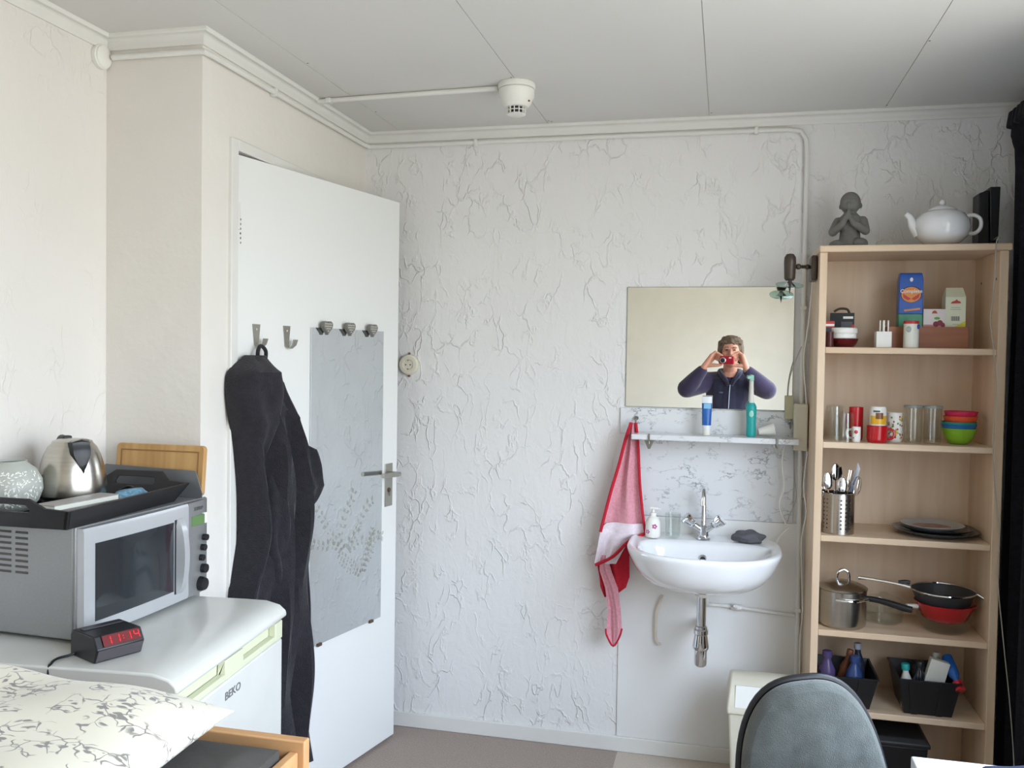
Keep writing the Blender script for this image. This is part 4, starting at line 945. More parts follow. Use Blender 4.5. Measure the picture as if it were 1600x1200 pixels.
# the mug is upside down: front (towards -y in the room) in its own frame
_mi = (Euler((PI, 0, 1.9)).to_matrix().inverted() @ Vector((0, -1, 0))); _fa = math.atan2(_mi.y, _mi.x)
obj('yellow_print', patch(.0268, _fa-1.2, _fa+1.1, .030, .058), cm('yellow_glaze', 'd6a72c', .3), ym)
obj('brown_print', patch(.0270, _fa-.5, _fa+.4, .020, .040), cm('brown_glaze', '7a4a2c', .3), ym)
obj('dark_print', patch(.0271, _fa-.1, _fa+.7, .012, .018), cm('dark_ink', '5a5e5c'), ym)
fm = mug('floral_mug', 'white mug with small flowers beside the yellow mug', (.553, 3.195, z2), .098, .026, 'white_plastic', 2.9)
mb = [MB(), MB(), MB()]
rnd = random.Random(4)
for k in range(40):
    a = -2.5+1.9*rnd.random(); z = .010+.078*rnd.random(); fa_ = a-2.9
    mb[k % 3].ell((.0262*math.cos(fa_), .0262*math.sin(fa_), z), (.0028, .0028, .0035), 8, 6)
for q, (nm, cl) in enumerate((('red_flowers', 'a8404c'), ('green_leaves', '6d8a3c'), ('yellow_flowers', 'c8a83c'))): obj(nm, mb[q], cm(nm, cl), fm)
def tumbler(x, y, label):
    t = thing('glass_jar', label, 'jar', (x, y, z2), 0, 'tall glass jars beside the plastic bowls')
    obj('jar', MB().lathe([(0, 0), (.025, 0), (.0275, .004), (.0285, .118), (.027, .118), (.0255, .007), (0, .005)], 36), 'glass', t)
    obj('rim', MB().lathe([(.0275, .116), (.0300, .117), (.0300, .124), (.0275, .125), (.0265, .120), (.0275, .116)], 36), cm('grey_seal', '9ba09a', .3, trans=.3), t)
tumbler(.606, 3.170, 'tall clear glass jar next to the floral mug')
tumbler(.664, 3.165, 'tall clear glass jar next to the stacked bowls')
def bowl(r0, r1, h, t=.0025, n=44):
    return MB().lathe([(0, 0), (r0*.8, 0), (r0, .003), (r0*.6+r1*.4+.003, h*.35), (r1, h), (r1-t, h), (r0*.6+r1*.4, h*.38), (r0-t, .006), (0, .005)], n)
zb = z2
for k, (nm, cl, lab, dz, r0, r1, h, dx) in enumerate((
        ('green', '7fae2b', 'lime green plastic bowl at the bottom of the bowl stack', 0, .030, .053, .052, 0),
        ('blue', '2464a8', 'blue plastic bowl second from the bottom of the stack', .016, .030, .0545, .048, -.001),
        ('teal', '2b8f8a', 'teal plastic bowl in the middle of the bowl stack', .0255, .030, .0545, .048, -.001),
        ('orange', 'd6542a', 'orange plastic bowl second from the top of the stack', .042, .030, .052, .050, .003),
        ('pink', 'c2274f', 'pinkish red plastic bowl topping the bowl stack', .058, .030, .052, .050, .005))):
    o = obj('plastic_bowl', bowl(r0, r1, h), cm(nm+'_plastic', cl, .4), loc=(.751+dx, 3.195, zb+dz+.0001))
    tag(o, lab, 'bowl', 'stacked plastic bowls')

# shelf 3: cutlery and plates
z3 = SH[2]+.0006
ch = thing('cutlery_holder', 'perforated steel cutlery holder at the left of the shelf', 'cutlery holder', (.380, 3.170, z3))
hr = .050; hh_ = .134
mb = MB(); n = 60; rows = 30
vs = []; fs = []
for i in range(rows+1):
    for j in range(n):
        a = 2*PI*j/n; vs.append((hr*math.cos(a), hr*math.sin(a), hh_*i/rows))
hole = set()
for i in range(rows):
    for j in range(n):
        if (3 <= i <= 26 and i % 3 != 0 and (j % 15) in (0, 3, 6) and i % 3 == 1): hole.add((i, j))
for i in range(rows):
    for j in range(n):
        if (i, j) in hole: continue
        k = (j+1) % n; fs.append((i*n+j, i*n+k, (i+1)*n+k, (i+1)*n+j))
mb.add(vs, fs)
o = obj('perforated_wall', mb, 'steel', ch, solid=.0012)
obj('base', MB().lathe([(0, .0), (.049, 0), (.049, .003), (0, .003)], 40), 'steel', ch)
obj('rolled_rim', MB().tube([(hr*math.cos(2*PI*j/40), hr*math.sin(2*PI*j/40), hh_) for j in range(40)], .0018, 8, closed=True), 'steel', ch)
def cutlery(kind, x, y, lean, az, label, L=.205):
    t = thing(kind, label, 'cutlery', (ch.location.x+x, ch.location.y+y, z3+.006), rot=Euler((0, lean, az)), group='cutlery in the steel holder')
    hl_ = .12
    if kind == 'kitchen_knife':
        obj('handle', MB().cbox((0, 0, hl_/2), (.014, .008, hl_)), cm('brown_wood_handle', '6b4a3a', .5), t, bevel=.002)
        obj('blade', MB().prism([(-.007, hl_), (.009, hl_), (.009, L-.02), (-.004, L)], -.0006, .0006, Matrix(((1, 0, 0, 0), (0, 0, 1, 0), (0, 1, 0, 0), (0, 0, 0, 1)))), 'chrome', t)
        return t
    obj('handle', MB().tube([(0, 0, .0), (0, 0, .06), (0, .001, L-.055)], [.0045, .004, .0022], 8), 'chrome', t)
    if kind == 'spoon':
        obj('bowl', MB().ell((0, 0, L-.030), (.017, .0045, .029)), 'chrome', t)
    elif kind == 'fork':
        mb = MB().prism([(-.004, L-.058), (.004, L-.058), (.011, L-.038), (-.011, L-.038)], -.0008, .0008, Matrix(((1, 0, 0, 0), (0, 0, 1, 0), (0, 1, 0, 0), (0, 0, 0, 1))))
        for q in range(4): mb.cbox((-.0094+.0063*q, 0, L-.019), (.0026, .0016, .038))
        obj('tines', mb, 'chrome', t)
    elif kind == 'knife':
        obj('blade', MB().prism([(-.006, .09), (.007, .09), (.008, L-.02), (.003, L), (-.005, L-.005)], -.0007, .0007, Matrix(((1, 0, 0, 0), (0, 0, 1, 0), (0, 1, 0, 0), (0, 0, 0, 1)))), 'chrome', t)
    elif kind == 'whisk':
        for q in range(4):
            a = PI*q/4
            obj('wire', MB().tube([(0, 0, L-.08), (.016*math.cos(a), .016*math.sin(a), L-.045), (.012*math.cos(a), .012*math.sin(a), L-.012), (0, 0, L), (-.012*math.cos(a), -.012*math.sin(a), L-.012), (-.016*math.cos(a), -.016*math.sin(a), L-.045), (0, 0, L-.08)], .0008, 6, smooth=4), 'chrome', t)
    return t
cutlery('spoon', -.022, -.020, -.10, .15, 'large steel spoon leaning left in the cutlery holder', .20)
cutlery('spoon', .002, -.030, .02, 0, 'steel spoon upright in the middle of the cutlery holder', .185)
cutlery('fork', .014, .010, .14, .1, 'steel fork leaning right at the back of the cutlery holder', .205)
cutlery('knife', -.005, .012, .05, .4, 'steel knife standing at the back of the cutlery holder', .215)
cutlery('whisk', .022, -.010, .20, .1, 'small wire whisk leaning far right in the cutlery holder', .19)
cutlery('kitchen_knife', .004, .0, .24, -.1, 'broad knife blade pointing up right out of the cutlery holder', .240)
cutlery('fork', -.030, .010, -.18, .2, 'steel fork leaning left against the bookcase side', .175)
cutlery('spoon', -.004, .022, -.03, .3, 'small steel spoon at the very back of the cutlery holder', .225)
def plate(r, m, loc, label, rz=0):
    o = obj('dinner_plate', MB().lathe([(0, 0), (r*.6, 0), (r*.68, .003), (r*.97, .016), (r, .019), (r*.97, .020), (r*.66, .007), (0, .004)], 64), m, loc=loc)
    return tag(o, label, 'plate', 'plates stacked on the shelf')
plate(.136, cm('dark_slate_glaze', '3f464e', .25), (.697, 3.240, z3), 'large dark slate plate at the bottom of the plate stack')
plate(.118, cm('black_glaze', '2b2f36', .25), (.700, 3.240, z3+.0085), 'middle black plate in the plate stack')
p3 = plate(.100, cm('pale_rim_glaze', 'a7aaa6', .25), (.688, 3.240, z3+.0165), 'pale patterned small plate on top of the plate stack')
obj('picture', MB().lathe([(0, .0060), (.062, .0088), (0, .0092)], 48), mat('brown_red_picture', '8a5f55', .3, var=.5, vscale=25), p3)

# shelf 4: pans
z4 = SH[3]+.0006
pt = thing('steel_saucepan', 'shiny steel saucepan with lid and long black handle', 'saucepan', (.402, 3.185, z4))
obj('pan_body', MB().lathe([(0, 0), (.068, 0), (.075, .006), (.077, .014), (.077, .122), (.079, .124), (.074, .124), (.073, .012), (0, .006)], 56), 'steel', pt)
lid_ = obj('lid', MB().lathe([(.0785, .1245), (.080, .129), (.076, .133), (.050, .144), (.018, .151), (0, .152)], 56), 'steel', pt)
obj('lid_handle', MB().tube([(-.020, .0, .148), (-.017, 0, .176), (0, 0, .187), (.017, 0, .176), (.020, 0, .148)], .0045, 10, smooth=5), 'chrome', lid_)
obj('handle', MB().tube([(.074, -.015, .098), (.11, -.022, .096), (.15, -.035, .090), (.185, -.045, .083), (.210, -.052, .080)], [.009, .010, .011, .012, .010], 12, smooth=5), 'black', pt)
obj('side_fitting', MB().tube([(-.03, -.078, .10), (0.0, -.086, .10), (.035, -.078, .100), (.076, -.035, .098)], .005, 8, smooth=4), 'chrome', pt)
gp = thing('glass_casserole', 'clear glass dish standing behind the black pan handle', 'dish', (.548, 3.270, z4))
obj('dish', MB().lathe([(0, 0), (.050, 0), (.060, .006), (.066, .062), (.063, .062), (.057, .008), (0, .005)], 44), 'glass', gp)
obj('dish_lid', MB().lathe([(.067, .0625), (.068, .066), (.050, .082), (.018, .092), (.012, .100), (0, .101)], 44), 'glass', gp)
cb_ = obj('clear_bowl', MB().lathe([(0, 0), (.060, 0), (.068, .004), (.088, .050), (.086, .052), (.066, .008), (0, .004)], 56), 'glass', loc=(.728, 3.215, z4))
tag(cb_, 'clear plastic bowl under the red pan', 'bowl')
rp_ = thing('red_pan', 'red enamel bowl pan with pale handle nested in the clear bowl', 'pan', (.728, 3.215, z4+.034))
obj('pan_body', MB().lathe([(0, 0), (.055, 0), (.070, .010), (.092, .055), (.097, .060), (.094, .062), (.066, .012), (0, .005)], 56), 'red', rp_)
obj('handle', MB().tube([(-.088, -.02, .044), (-.110, -.03, .046), (-.125, -.036, .047)], .007, 10, smooth=3), 'white_plastic', rp_)
sv = thing('sieve_pan', 'dark grey round pan with steel rim and long handle on the red pan', 'pan', (.722, 3.215, z4+.084))
obj('pan_body', MB().lathe([(0, 0), (.070, 0), (.082, .010), (.096, .044), (.101, .048), (.098, .050), (.080, .014), (0, .006)], 56), cm('dark_grey_nonstick', '46484b', .45, metal=.3), sv)
obj('steel_rim', MB().tube([(.0995*math.cos(2*PI*j/56), .0995*math.sin(2*PI*j/56), .050) for j in range(56)], .003, 8, closed=True), 'chrome', sv)
obj('handle', MB().tube([(-.097, .01, .048), (-.15, .02, .056), (-.22, .03, .062), (-.262, .035, .064)], [.006, .0045, .005, .006], 8, smooth=4), 'chrome', sv)
obj('pour_lip', MB().tube([(.095, -.03, .050), (.112, -.045, .042), (.118, -.05, .034)], .0045, 8, smooth=3), 'chrome', sv)
ff = obj('dark_frypan_grip', MB().tube([(0, 0, 0), (.02, 0, .004), (.035, .0, .002)], .007, 8, smooth=3), 'black', sv, loc=(-.135, .02, .060)); ff.name = 'handle_grip'

# shelf 5: crates with bottles
z5 = SH[4]+.0006
def crate(cx, label, w0=.072, w1=.092, h=.116, cy=3.215):
    t = thing('black_crate', label, 'crate', (cx, cy, z5), 0, 'black plastic crates on the lower shelf')
    d0, d1 = .085, .108; th = .0025
    def rr(a, b, z): return [(-a, -b, z), (a, -b, z), (a, b, z), (-a, b, z)]
    obj('crate_walls', MB().loft([rr(w0, d0, 0), rr(w1, d1, h), rr(w1+.004, d1+.004, h), rr(w1+.004, d1+.004, h+.004), rr(w1-th, d1-th, h+.004), rr(w0-th, d0-th, .004)]), 'black', t)
    mb = MB()
    for dx in (-.6, .45):
        mb.loft([[(w0*dx-.010, -d0-.004, 0), (w0*dx+.010, -d0-.004, 0), (w0*dx+.010, -d0, 0), (w0*dx-.010, -d0, 0)], [(w1*dx-.010, -d1-.004, h), (w1*dx+.010, -d1-.004, h), (w1*dx+.010, -d1, h), (w1*dx-.010, -d1, h)]])
    obj('rib', mb, 'black', t)
    return t
crate(.668, 'black plastic crate of cleaning things on the right of the lower shelf')
crate(.420, 'black plastic crate on the left of the lower shelf partly behind the chair', .068, .090, .105)
def bottle(name, label, cat, loc, r, h, m, capm, capr=None, rot=(0, 0, 0), caph=.018):
    t = thing(name, label, cat, loc, rot=rot)
    obj('bottle', MB().lathe([(0, 0), (r*.9, 0), (r, .004), (r, h*.72), (r*.5, h*.92), (r*.45, h), (0, h)], 24), m, t)
    cr_ = capr or r*.6
    obj('cap', MB().lathe([(0, h-.001), (cr_, h), (cr_, h+caph), (cr_*.9, h+caph+.002), (0, h+caph+.002)], 24), capm, t)
    return t
zc = z5+.0045
bottle('toothpaste_bottle', 'white bottle with teal cap in the right crate', 'bottle', (.612, 3.17, zc), .019, .128, 'white_plastic', 'teal', rot=(0, -.06, 0), capr=.013)
bottle('dark_bottle', 'dark glass bottle with shiny shoulder in the right crate', 'bottle', (.648, 3.17, zc), .022, .140, cm('dark_bottle_glass', '20242c', .08, coat=.5), 'black')
wx = obj('white_packet', MB().cbox((0, 0, .08), (.060, .030, .16), (0, .25, 0)), cm('white_label', 'd8d9cf'), loc=(.688, 3.165, zc+.012), bevel=.002); tag(wx, 'white packet leaning in the middle of the right crate', 'packet')
bl = bottle('blue_bottle', 'blue bottle with red cap leaning head down over the crate edge', 'bottle', (.736, 3.205, zc+.172), .017, .095, 'blue', 'red', rot=(PI*.72, 0, .25), capr=.016, caph=.028)
bottle('spray_can', 'pale blue and white can standing behind the red-capped bottle', 'bottle', (.715, 3.250, zc), .019, .150, cm('pale_blue_can', '9fb4cc', .35), 'white_plastic')
bg_ = obj('black_bag', crumple(9, .05, .035, .05, 40, 24, .2), 'black_matt', loc=(.683, 3.262, zc+.06)); tag(bg_, 'black crumpled bag at the back of the right crate', 'bag')
bottle('purple_bottle', 'round purple bottle at the far left of the left crate', 'bottle', (.356, 3.165, zc), .027, .150, cm('purple_plastic', '4c3f66', .25), cm('purple_plastic', '4c3f66'))
bottle('brown_bottle', 'brown bottle leaning in the left crate', 'bottle', (.395, 3.215, zc), .018, .150, cm('brown_plastic', '7a4a30', .35), cm('brown_plastic', '7a4a30'), rot=(0, .25, 0))
nb_ = bottle('navy_bottle', 'navy blue bottle with red print in the left crate', 'bottle', (.437, 3.165, zc), .027, .140, cm('navy_plastic', '2e4372', .3), cm('navy_plastic', '2e4372'), rot=(0, .05, 0))
obj('red_print', MB().ell((0, -.0255, .080), (.008, .002, .003)), 'red', nb_)
bottle('dark_spray_bottle', 'dark blue tall bottle behind the navy bottle', 'bottle', (.470, 3.230, zc), .020, .165, cm('dark_navy_plastic', '262c40', .3), cm('pale_grey_plastic', 'a0a6b0', .4), rot=(0, -.05, 0))
# bottom: black storage box
sbx = thing('storage_box', 'black lidded storage box on the bottom shelf of the bookcase', 'storage box', (.520, 3.22, .0856))
obj('box', MB().loft([[(-.16, -.09, 0), (.14, -.09, 0), (.14, .09, 0), (-.16, .09, 0)], [(-.175, -.105, .165), (.150, -.105, .165), (.150, .105, .165), (-.175, .105, .165)]]), 'black', sbx, bevel=.006)
obj('lid', MB().loft([[(-.180, -.112, .165), (.156, -.112, .165), (.156, .112, .165), (-.180, .112, .165)], [(-.180, -.112, .178), (.156, -.112, .178), (.156, .112, .178), (-.180, .112, .178)], [(-.165, -.095, .192), (.140, -.095, .192), (.140, .095, .192), (-.165, .095, .192)]]), 'black_matt', sbx, bevel=.004)

# ------------------------------------------------------------------ curtain on the right
def curtain_mesh():
    th = .004; front = []
    ys = [3.335-(3.335-2.44)*k/150 for k in range(151)]
    rings = []
    for z in [0.03, .3, .6, .9, 1.2, 1.5, 1.8, 2.0, 2.15, 2.22, 2.26, 2.30, 2.335]:
        f = []; b = []
        for k, y in enumerate(ys):
            amp = .026*(1 if z < 2.2 else .9)
            x = .945+amp*math.sin(k*.42+.25*math.sin(z*2))+.008*math.sin(k*1.1+z)
            y2 = y+.010*math.sin(k*.42+1.5)
            if z > 2.2: x -= .02*math.exp(-((z-2.275)/.05)**2)
            f.append((x-th, y2, z)); b.append((x, y2, z))
        rings.append(f+b[::-1])
    return MB().loft(rings)
cu = thing('black_curtain', 'black pleated curtain hanging at the right edge beside the bookcase', 'curtain', (.945, 3.34, 0))
co = obj('curtain_cloth', curtain_mesh(), 'curtain', cu); co.location = (-.945, -3.34, 0)
hd = MB()
for k in range(22):
    y = 3.32-.04*k; hd.cbox((.925, y, 2.325), (.045, .030, .06), (.15*math.sin(k), .15, .2*math.cos(k*2)))
o = obj('pleat_heading', hd, 'curtain', cu, bevel=.008); o.location = (-.945, -3.34, 0)
rl = obj('curtain_rail', MB().box(-.010, .010, -5.2, 0, -.008, .008), cm('dark_rail', '2a282a', .4), loc=(.952, 3.36, 2.372), bevel=.002)
tag(rl, 'dark curtain rail under the ceiling at the right', 'rail')

# ------------------------------------------------------------------ fridge and what stands on it
FR_RZ = math.atan2(.053, .562)
fg = thing('fridge', 'white undercounter fridge behind the bed', 'fridge', (-1.077-.0, 1.588, 0), FR_RZ)
# local: origin near front corner on the floor; x = out of the front, y = along the front
FW = .565; FD = .595
obj('cabinet', MB().box(-FD, -.052, 0, FW, .02, .802), 'fridge', fg, bevel=.004)
rings = []
pr = [(-FD, .803), (-.012, .803), (.006, .807), (.012, .815), (.008, .826), (-.008, .840), (-.045, .8495), (-.10, .8505), (-FD, .8505)]
rings = [[(x, y, z) for x, z in pr] for y in (-.003, FW+.003)]
rings = [[(x, -.003+.004, z-.0 if z < .84 else z-.003) for x, z in pr]] + [[(x, -.003, z) for x, z in pr]][:0] + rings
obj('top_lid', MB().loft([[(x, -.003, z) for x, z in pr], [(x, FW+.003, z) for x, z in pr]]), 'fridge', fg, bevel=.006)
obj('gasket', MB().box(-.052, -.046, .004, FW-.004, .03, .80), 'gasket_rubber', fg)
# door with a pale handle strip along the top
obj('door', MB().box(-.046, 0, .0, FW, .03, .752), 'fridge', fg, bevel=.006)
hs = MB().box(-.046, -.020, .0, FW, .7525, .800).box(-.020, 0, .0, .022, .7525, .800).box(-.020, 0, FW-.045, FW, .7525, .800).box(-.020, 0, .235, .330, .7525, .800)
hs.box(-.020, -.001, .022, .235, .7525, .768).box(-.020, -.001, .330, FW-.045, .7525, .768)
obj('handle_strip', hs, 'fridge_pale', fg, bevel=.003)
fb = MB()
for x in (-.05, -.54):
    for y in (.05, FW-.05): fb.cyl((x, y, 0), (x, y, .031), .018, n=14)
obj('foot', fb, 'black', fg)
text('lettering', 'BEKO', .026, cm('grey_badge', '77787a', .35, metal=.4), fg, (.0006, .272, .716), (PI/2, 0, PI/2), .0004, sx=1.25)

# microwave
MW_RZ = -.05
mw = thing('microwave', 'silver microwave oven on top of the fridge', 'microwave', (-1.372, 1.690, .8513), MW_RZ)
MWW = .475; MWD = .345; MH = .262
obj('casing', MB().box(-MWD, -.028, 0, MWW, .008, MH), 'silver', mw, bevel=.004)
obj('foot', MB().box(-.30, -.27, .03, .06, 0, .008).box(-.08, -.05, .03, .06, 0, .008).box(-.30, -.27, MWW-.06, MWW-.03, 0, .008).box(-.08, -.05, MWW-.06, MWW-.03, 0, .008), 'black', mw)
vm = MB()
for k in range(8):
    for cx in (-.262, -.215, -.168): vm.box(cx-.017, cx+.017, -.0012, .001, .150+.013*k-.0025, .150+.013*k+.0025)
obj('vent_slots', vm, cm('dark_slot', '4d4b48', .7), mw)
obj('front_frame', MB().box(-.0275, -.020, .0, MWW, .008, MH), 'silver', mw, bevel=.002)
# bulging door
DW = .372
def bulge(y, top=False): return .022*math.sin(min(1, max(0, y/DW))*PI)**.6*.35+.0
dr = MB(); rings = []
for k in range(13):
    y = .003+(DW-.003)*k/12; b = .006*math.sin(PI*k/12)
    rings.append([(-.0195, y, .012), (b-.002, y, .012), (b, y, .020), (b, y, MH-.012), (b-.003, y, MH-.003), (-.0195, y, MH-.003)])
dr.loft(rings); door_o = obj('door', dr, 'silver_l', mw)
gd = MB(); rings = []
for k in range(13):
    y = .035+(DW-.100)*k/12; b = .006*math.sin(PI*(y/DW))
    rings.append([(b-.006, y, .045), (b+.0010, y, .045), (b+.0010, y, MH-.040), (b-.006, y, MH-.040)])
obj('door_window', gd.loft(rings), 'dark_glass', door_o)
hb = MB(); rings = []
for k in range(13):
    t = k/12; z = .035+t*(MH-.070); b = .022*math.sin(PI*t)**.5
    rings.append([(.001, DW-.055, z), (.004+b, DW-.050, z), (.004+b, DW-.030, z), (.001, DW-.026, z)])
obj('door_handle', hb.loft(rings), 'silver_l', door_o)
obj('handle_recess', MB().box(.0, .003, DW-.072, DW-.050, .035, MH-.035), 'black', door_o, bevel=.001)
pn = MB(); rings = []
for k in range(9):
    y = DW+.002+(MWW-DW-.002)*k/8; t = k/8; b = -.002-.016*t*t
    rings.append([(-.0195, y, .012), (b, y, .012), (b, y, MH-.003), (-.0195, y, MH-.003)])
pn_o = obj('control_panel', pn.loft(rings), 'silver', mw)
obj('display', MB().box(-.006, -.0015, DW+.016, DW+.070, MH-.066, MH-.040), cm('green_lcd', '5c7a4c', .2), pn_o)
obj('display_edge', MB().box(-.012, -.0045, DW+.070, DW+.084, MH-.066, MH-.038), 'white_plastic', pn_o)
text('lettering', 'SHARP', .013, cm('dark_ink', '5a5e5c'), pn_o, (-.0028, DW+.045, MH-.022), (PI/2, 0, PI/2+.0), .001)
for k in range(3): obj('button', MB().cyl((-.008, DW+.075-.008*k, .158-.026*k), (.004, DW+.075-.008*k, .158-.026*k), .0085, n=20), 'black', pn_o)
obj('button', MB().cyl((-.008, DW+.070, .075), (.005, DW+.070, .075), .012, n=20), 'black', pn_o)
obj('timer_dial', MB().lathe([(.019, 0), (.019, .010), (.016, .018), (.004, .019), (0, .019)], 30, mx=Matrix.Translation((-.008, DW+.058, .036)) @ Matrix.Rotation(PI/2, 4, 'Y')), 'black', pn_o)
ZM = .8513+MH+.0004
# grey tray and chopping board leaning at the back
gt = obj('grey_baking_tray', MB().prism([(-.32, 0), (-.0, 0), (.0, .012), (-.025, .072), (-.31, .079), (-.33, .06)], -.0015, .0015, Matrix(((1, 0, 0, 0), (0, 0, 1, 0), (0, 1, 0, 0), (0, 0, 0, 1)))), 'graymetal', loc=(-1.362, 2.135, ZM), rot=(-.12, 0, -.02))
tag(gt, 'grey metal sheet standing behind the black tray on the microwave', 'tray')
bd = thing('chopping_board', 'bamboo chopping board standing at the back of the microwave', 'chopping board', (-1.514, 2.164, ZM), rot=(-.10, 0, 0))
pp = []
for cx, cy, a0 in ((.125, .012, -PI/2), (.125, .125, 0), (-.125, .125, PI/2), (-.125, .012, PI)):
    for k in range(6): a = a0+PI/2*k/5; pp.append((cx+.012*math.cos(a), cy+.012*math.sin(a)))
SW = Matrix(((1, 0, 0, 0), (0, 0, 1, 0), (0, 1, 0, 0), (0, 0, 0, 1)))
obj('board', MB().prism(pp, -.008, .008, SW), 'board', bd, bevel=.002)
obj('juice_groove', MB().box(-.122, .122, -.0088, -.0081, .117, .121).box(-.122, -.118, -.0088, -.0081, .01, .117).box(.118, .122, -.0088, -.0081, .01, .117), cm('groove_brown', '8f6a3e', .6), bd)
# black tray with cut-out handles
ty = thing('serving_tray', 'black wooden serving tray with cut-out handles on the microwave', 'tray', (-1.525, 1.86, ZM), .03)
TLx, TLy = .130, .205; fl = .028; thh = .046
obj('tray_base', MB().box(-TLx, TLx, -TLy, TLy, 0, .007), 'black_matt', ty)
def wall(a, b, ao, bo, z0, z1, th=.009):
    a = Vector(a); b = Vector(b); ao = Vector(ao); bo = Vector(bo)
    n_ = Vector((-(b-a).y, (b-a).x)).normalized()*th
    if n_.dot(a+b) > 0: n_ = -n_
    f = lambda p, z: (p.x, p.y, z)
    return [[f(a, z0), f(b, z0), f(b+n_, z0), f(a+n_, z0)], [f(ao, z1), f(bo, z1), f(bo+n_, z1), f(ao+n_, z1)]]
sides = MB()
sides.loft(wall((TLx, -TLy), (TLx, TLy), (TLx+fl, -TLy-fl), (TLx+fl, TLy+fl), 0, thh))
sides.loft(wall((-TLx, TLy), (-TLx, -TLy), (-TLx-fl, TLy+fl), (-TLx-fl, -TLy-fl), 0, thh))
obj('side_wall', sides, 'black_matt', ty)
for s_ in (-1, 1):
    # end wall outline with a raised middle and an oblong hand hole, leaning outwards
    outer = [(-TLx-.0, 0), (TLx+.0, 0), (TLx+fl, thh), (.098, thh+.004), (.068, thh+.026), (-.068, thh+.026), (-.098, thh+.004), (-TLx-fl, thh)]
    inner = [(-.055, thh-.008), (.055, thh-.008), (.060, thh-.002), (.055, thh+.010), (0, thh+.011), (-.055, thh+.010), (-.060, thh-.002)]
    o_pts = outer; i_pts = inner
    bm = bmesh.new()
    def P3(x, z, dpt): return (x, s_*(TLy+fl*z/thh+dpt), z)
    vo = [bm.verts.new(P3(x, z, 0)) for x, z in o_pts]; vi = [bm.verts.new(P3(x, z, 0)) for x, z in i_pts]
    eo = [bm.edges.new((vo[k], vo[(k+1) % len(vo)])) for k in range(len(vo))]; ei = [bm.edges.new((vi[k], vi[(k+1) % len(vi)])) for k in range(len(vi))]
    bmesh.ops.triangle_fill(bm, edges=eo+ei, use_beauty=True)
    ext = bmesh.ops.extrude_face_region(bm, geom=bm.faces[:])
    bmesh.ops.translate(bm, verts=[v for v in ext['geom'] if isinstance(v, bmesh.types.BMVert)], vec=(0, -s_*.009, 0))
    bmesh.ops.recalc_face_normals(bm, faces=bm.faces)
    me = bpy.data.meshes.new('handle_end'); bm.to_mesh(me); bm.free()
    obj('handle_end', me, 'black_matt', ty, bevel=.0015)
ZT = ZM+.0075
# kettle
kt = thing('kettle', 'brushed steel electric kettle on the black tray', 'kettle', (-1.578, 1.905, ZT), -.55); kt.scale = (.90, .90, .97)
obj('power_base', MB().lathe([(0, 0), (.078, 0), (.082, .004), (.082, .016), (.078, .020), (0, .020)], 44), 'black', kt)
KB = [(0, .021), (.078, .021), (.088, .030), (.089, .045), (.086, .075), (.080, .105), (.072, .130), (.062, .150), (.052, .160)]
obj('body', MB().lathe(KB, 56), 'steel', kt)
kl = obj('lid', MB().lathe([(.053, .159), (.050, .165), (.038, .169), (0, .171)], 44), 'steel', kt)
obj('lid_grip', MB().cbox((-.048, 0, .170), (.026, .024, .010)), 'black', kl, bevel=.003)
# spout: black wedge on +x side following the body
sp_ = MB(); rings = []
for k in range(11):
    t = k/10; z = .088+.077*t; hw = .004+.024*min(1, t*1.6)
    zi = z; rb_ = 0
    for (ra, za), (rb2, zb2) in zip(KB[:-1], KB[1:]):
        if za <= z <= zb2 and zb2 > za: rb_ = ra+(rb2-ra)*(z-za)/(zb2-za)
    if z > .160: rb_ = .052
    r2 = rb_+.002+.017*t**1.5
    rings.append([(rb_-.006, -hw, z), (r2-.004, -hw*.8, z), (r2, 0, z+.003*t), (r2-.004, hw*.8, z), (rb_-.006, hw, z)])
obj('spout', sp_.loft(rings), 'black', kt)
obj('spout_lip', MB().loft([[(.045, -.024, .160), (.062, -.022, .166), (.073, 0, .171), (.062, .022, .166), (.045, .024, .160)], [(.043, -.024, .165), (.062, -.023, .171), (.074, 0, .175), (.062, .023, .171), (.043, .024, .165)]]), 'steel', kt)
obj('handle', MB().tube([(-.050, 0, .160), (-.085, 0, .164), (-.112, 0, .140), (-.118, 0, .10), (-.108, 0, .062), (-.086, 0, .048)], [.010, .011, .011, .010, .010, .009], 14, smooth=5), 'black', kt)
# frosted globe vase
va = thing('frosted_vase', 'round frosted glass vase with white leaf pattern on the tray', 'vase', (-1.635, 1.765, ZT)); va.scale = (.92, .92, .92)
VP_ = [(0, 0), (.030, 0), (.045, .006), (.068, .030), (.078, .060), (.076, .085), (.062, .112), (.044, .126), (.040, .130), (.042, .134), (.038, .134), (.036, .128)]
obj('globe', MB().lathe(VP_, 48), 'frosted', va)
rnd = random.Random(12); lf = MB()
for k in range(230):
    az = rnd.uniform(-1.2, .35); zz_ = .02+.09*rnd.random()
    if rnd.random() < .25+abs(math.sin(az*5+zz_*60))*.2: continue
    for (ra, za), (rb2, zb2) in zip(VP_[:-1], VP_[1:]):
        if za <= zz_ <= zb2 and zb2 > za: rr_ = ra+(rb2-ra)*(zz_-za)/(zb2-za); break
    p = Vector((rr_*math.cos(az), rr_*math.sin(az), zz_)); nrm = Vector((math.cos(az), math.sin(az), (zz_-.06)*10)).normalized()
    mxl = Matrix.Translation(p+nrm*.0006) @ nrm.to_track_quat('Z', 'Y').to_matrix().to_4x4() @ Matrix.Rotation(rnd.uniform(0, 6.3), 4, 'Z')
    lf.add([(-.005, 0, 0), (0, -.0017, .0004), (.005, 0, 0), (0, .0017, .0004)], [(0, 1, 2, 3)], mxl)
obj('leaf_pattern', lf, 'frost_leaf', va)
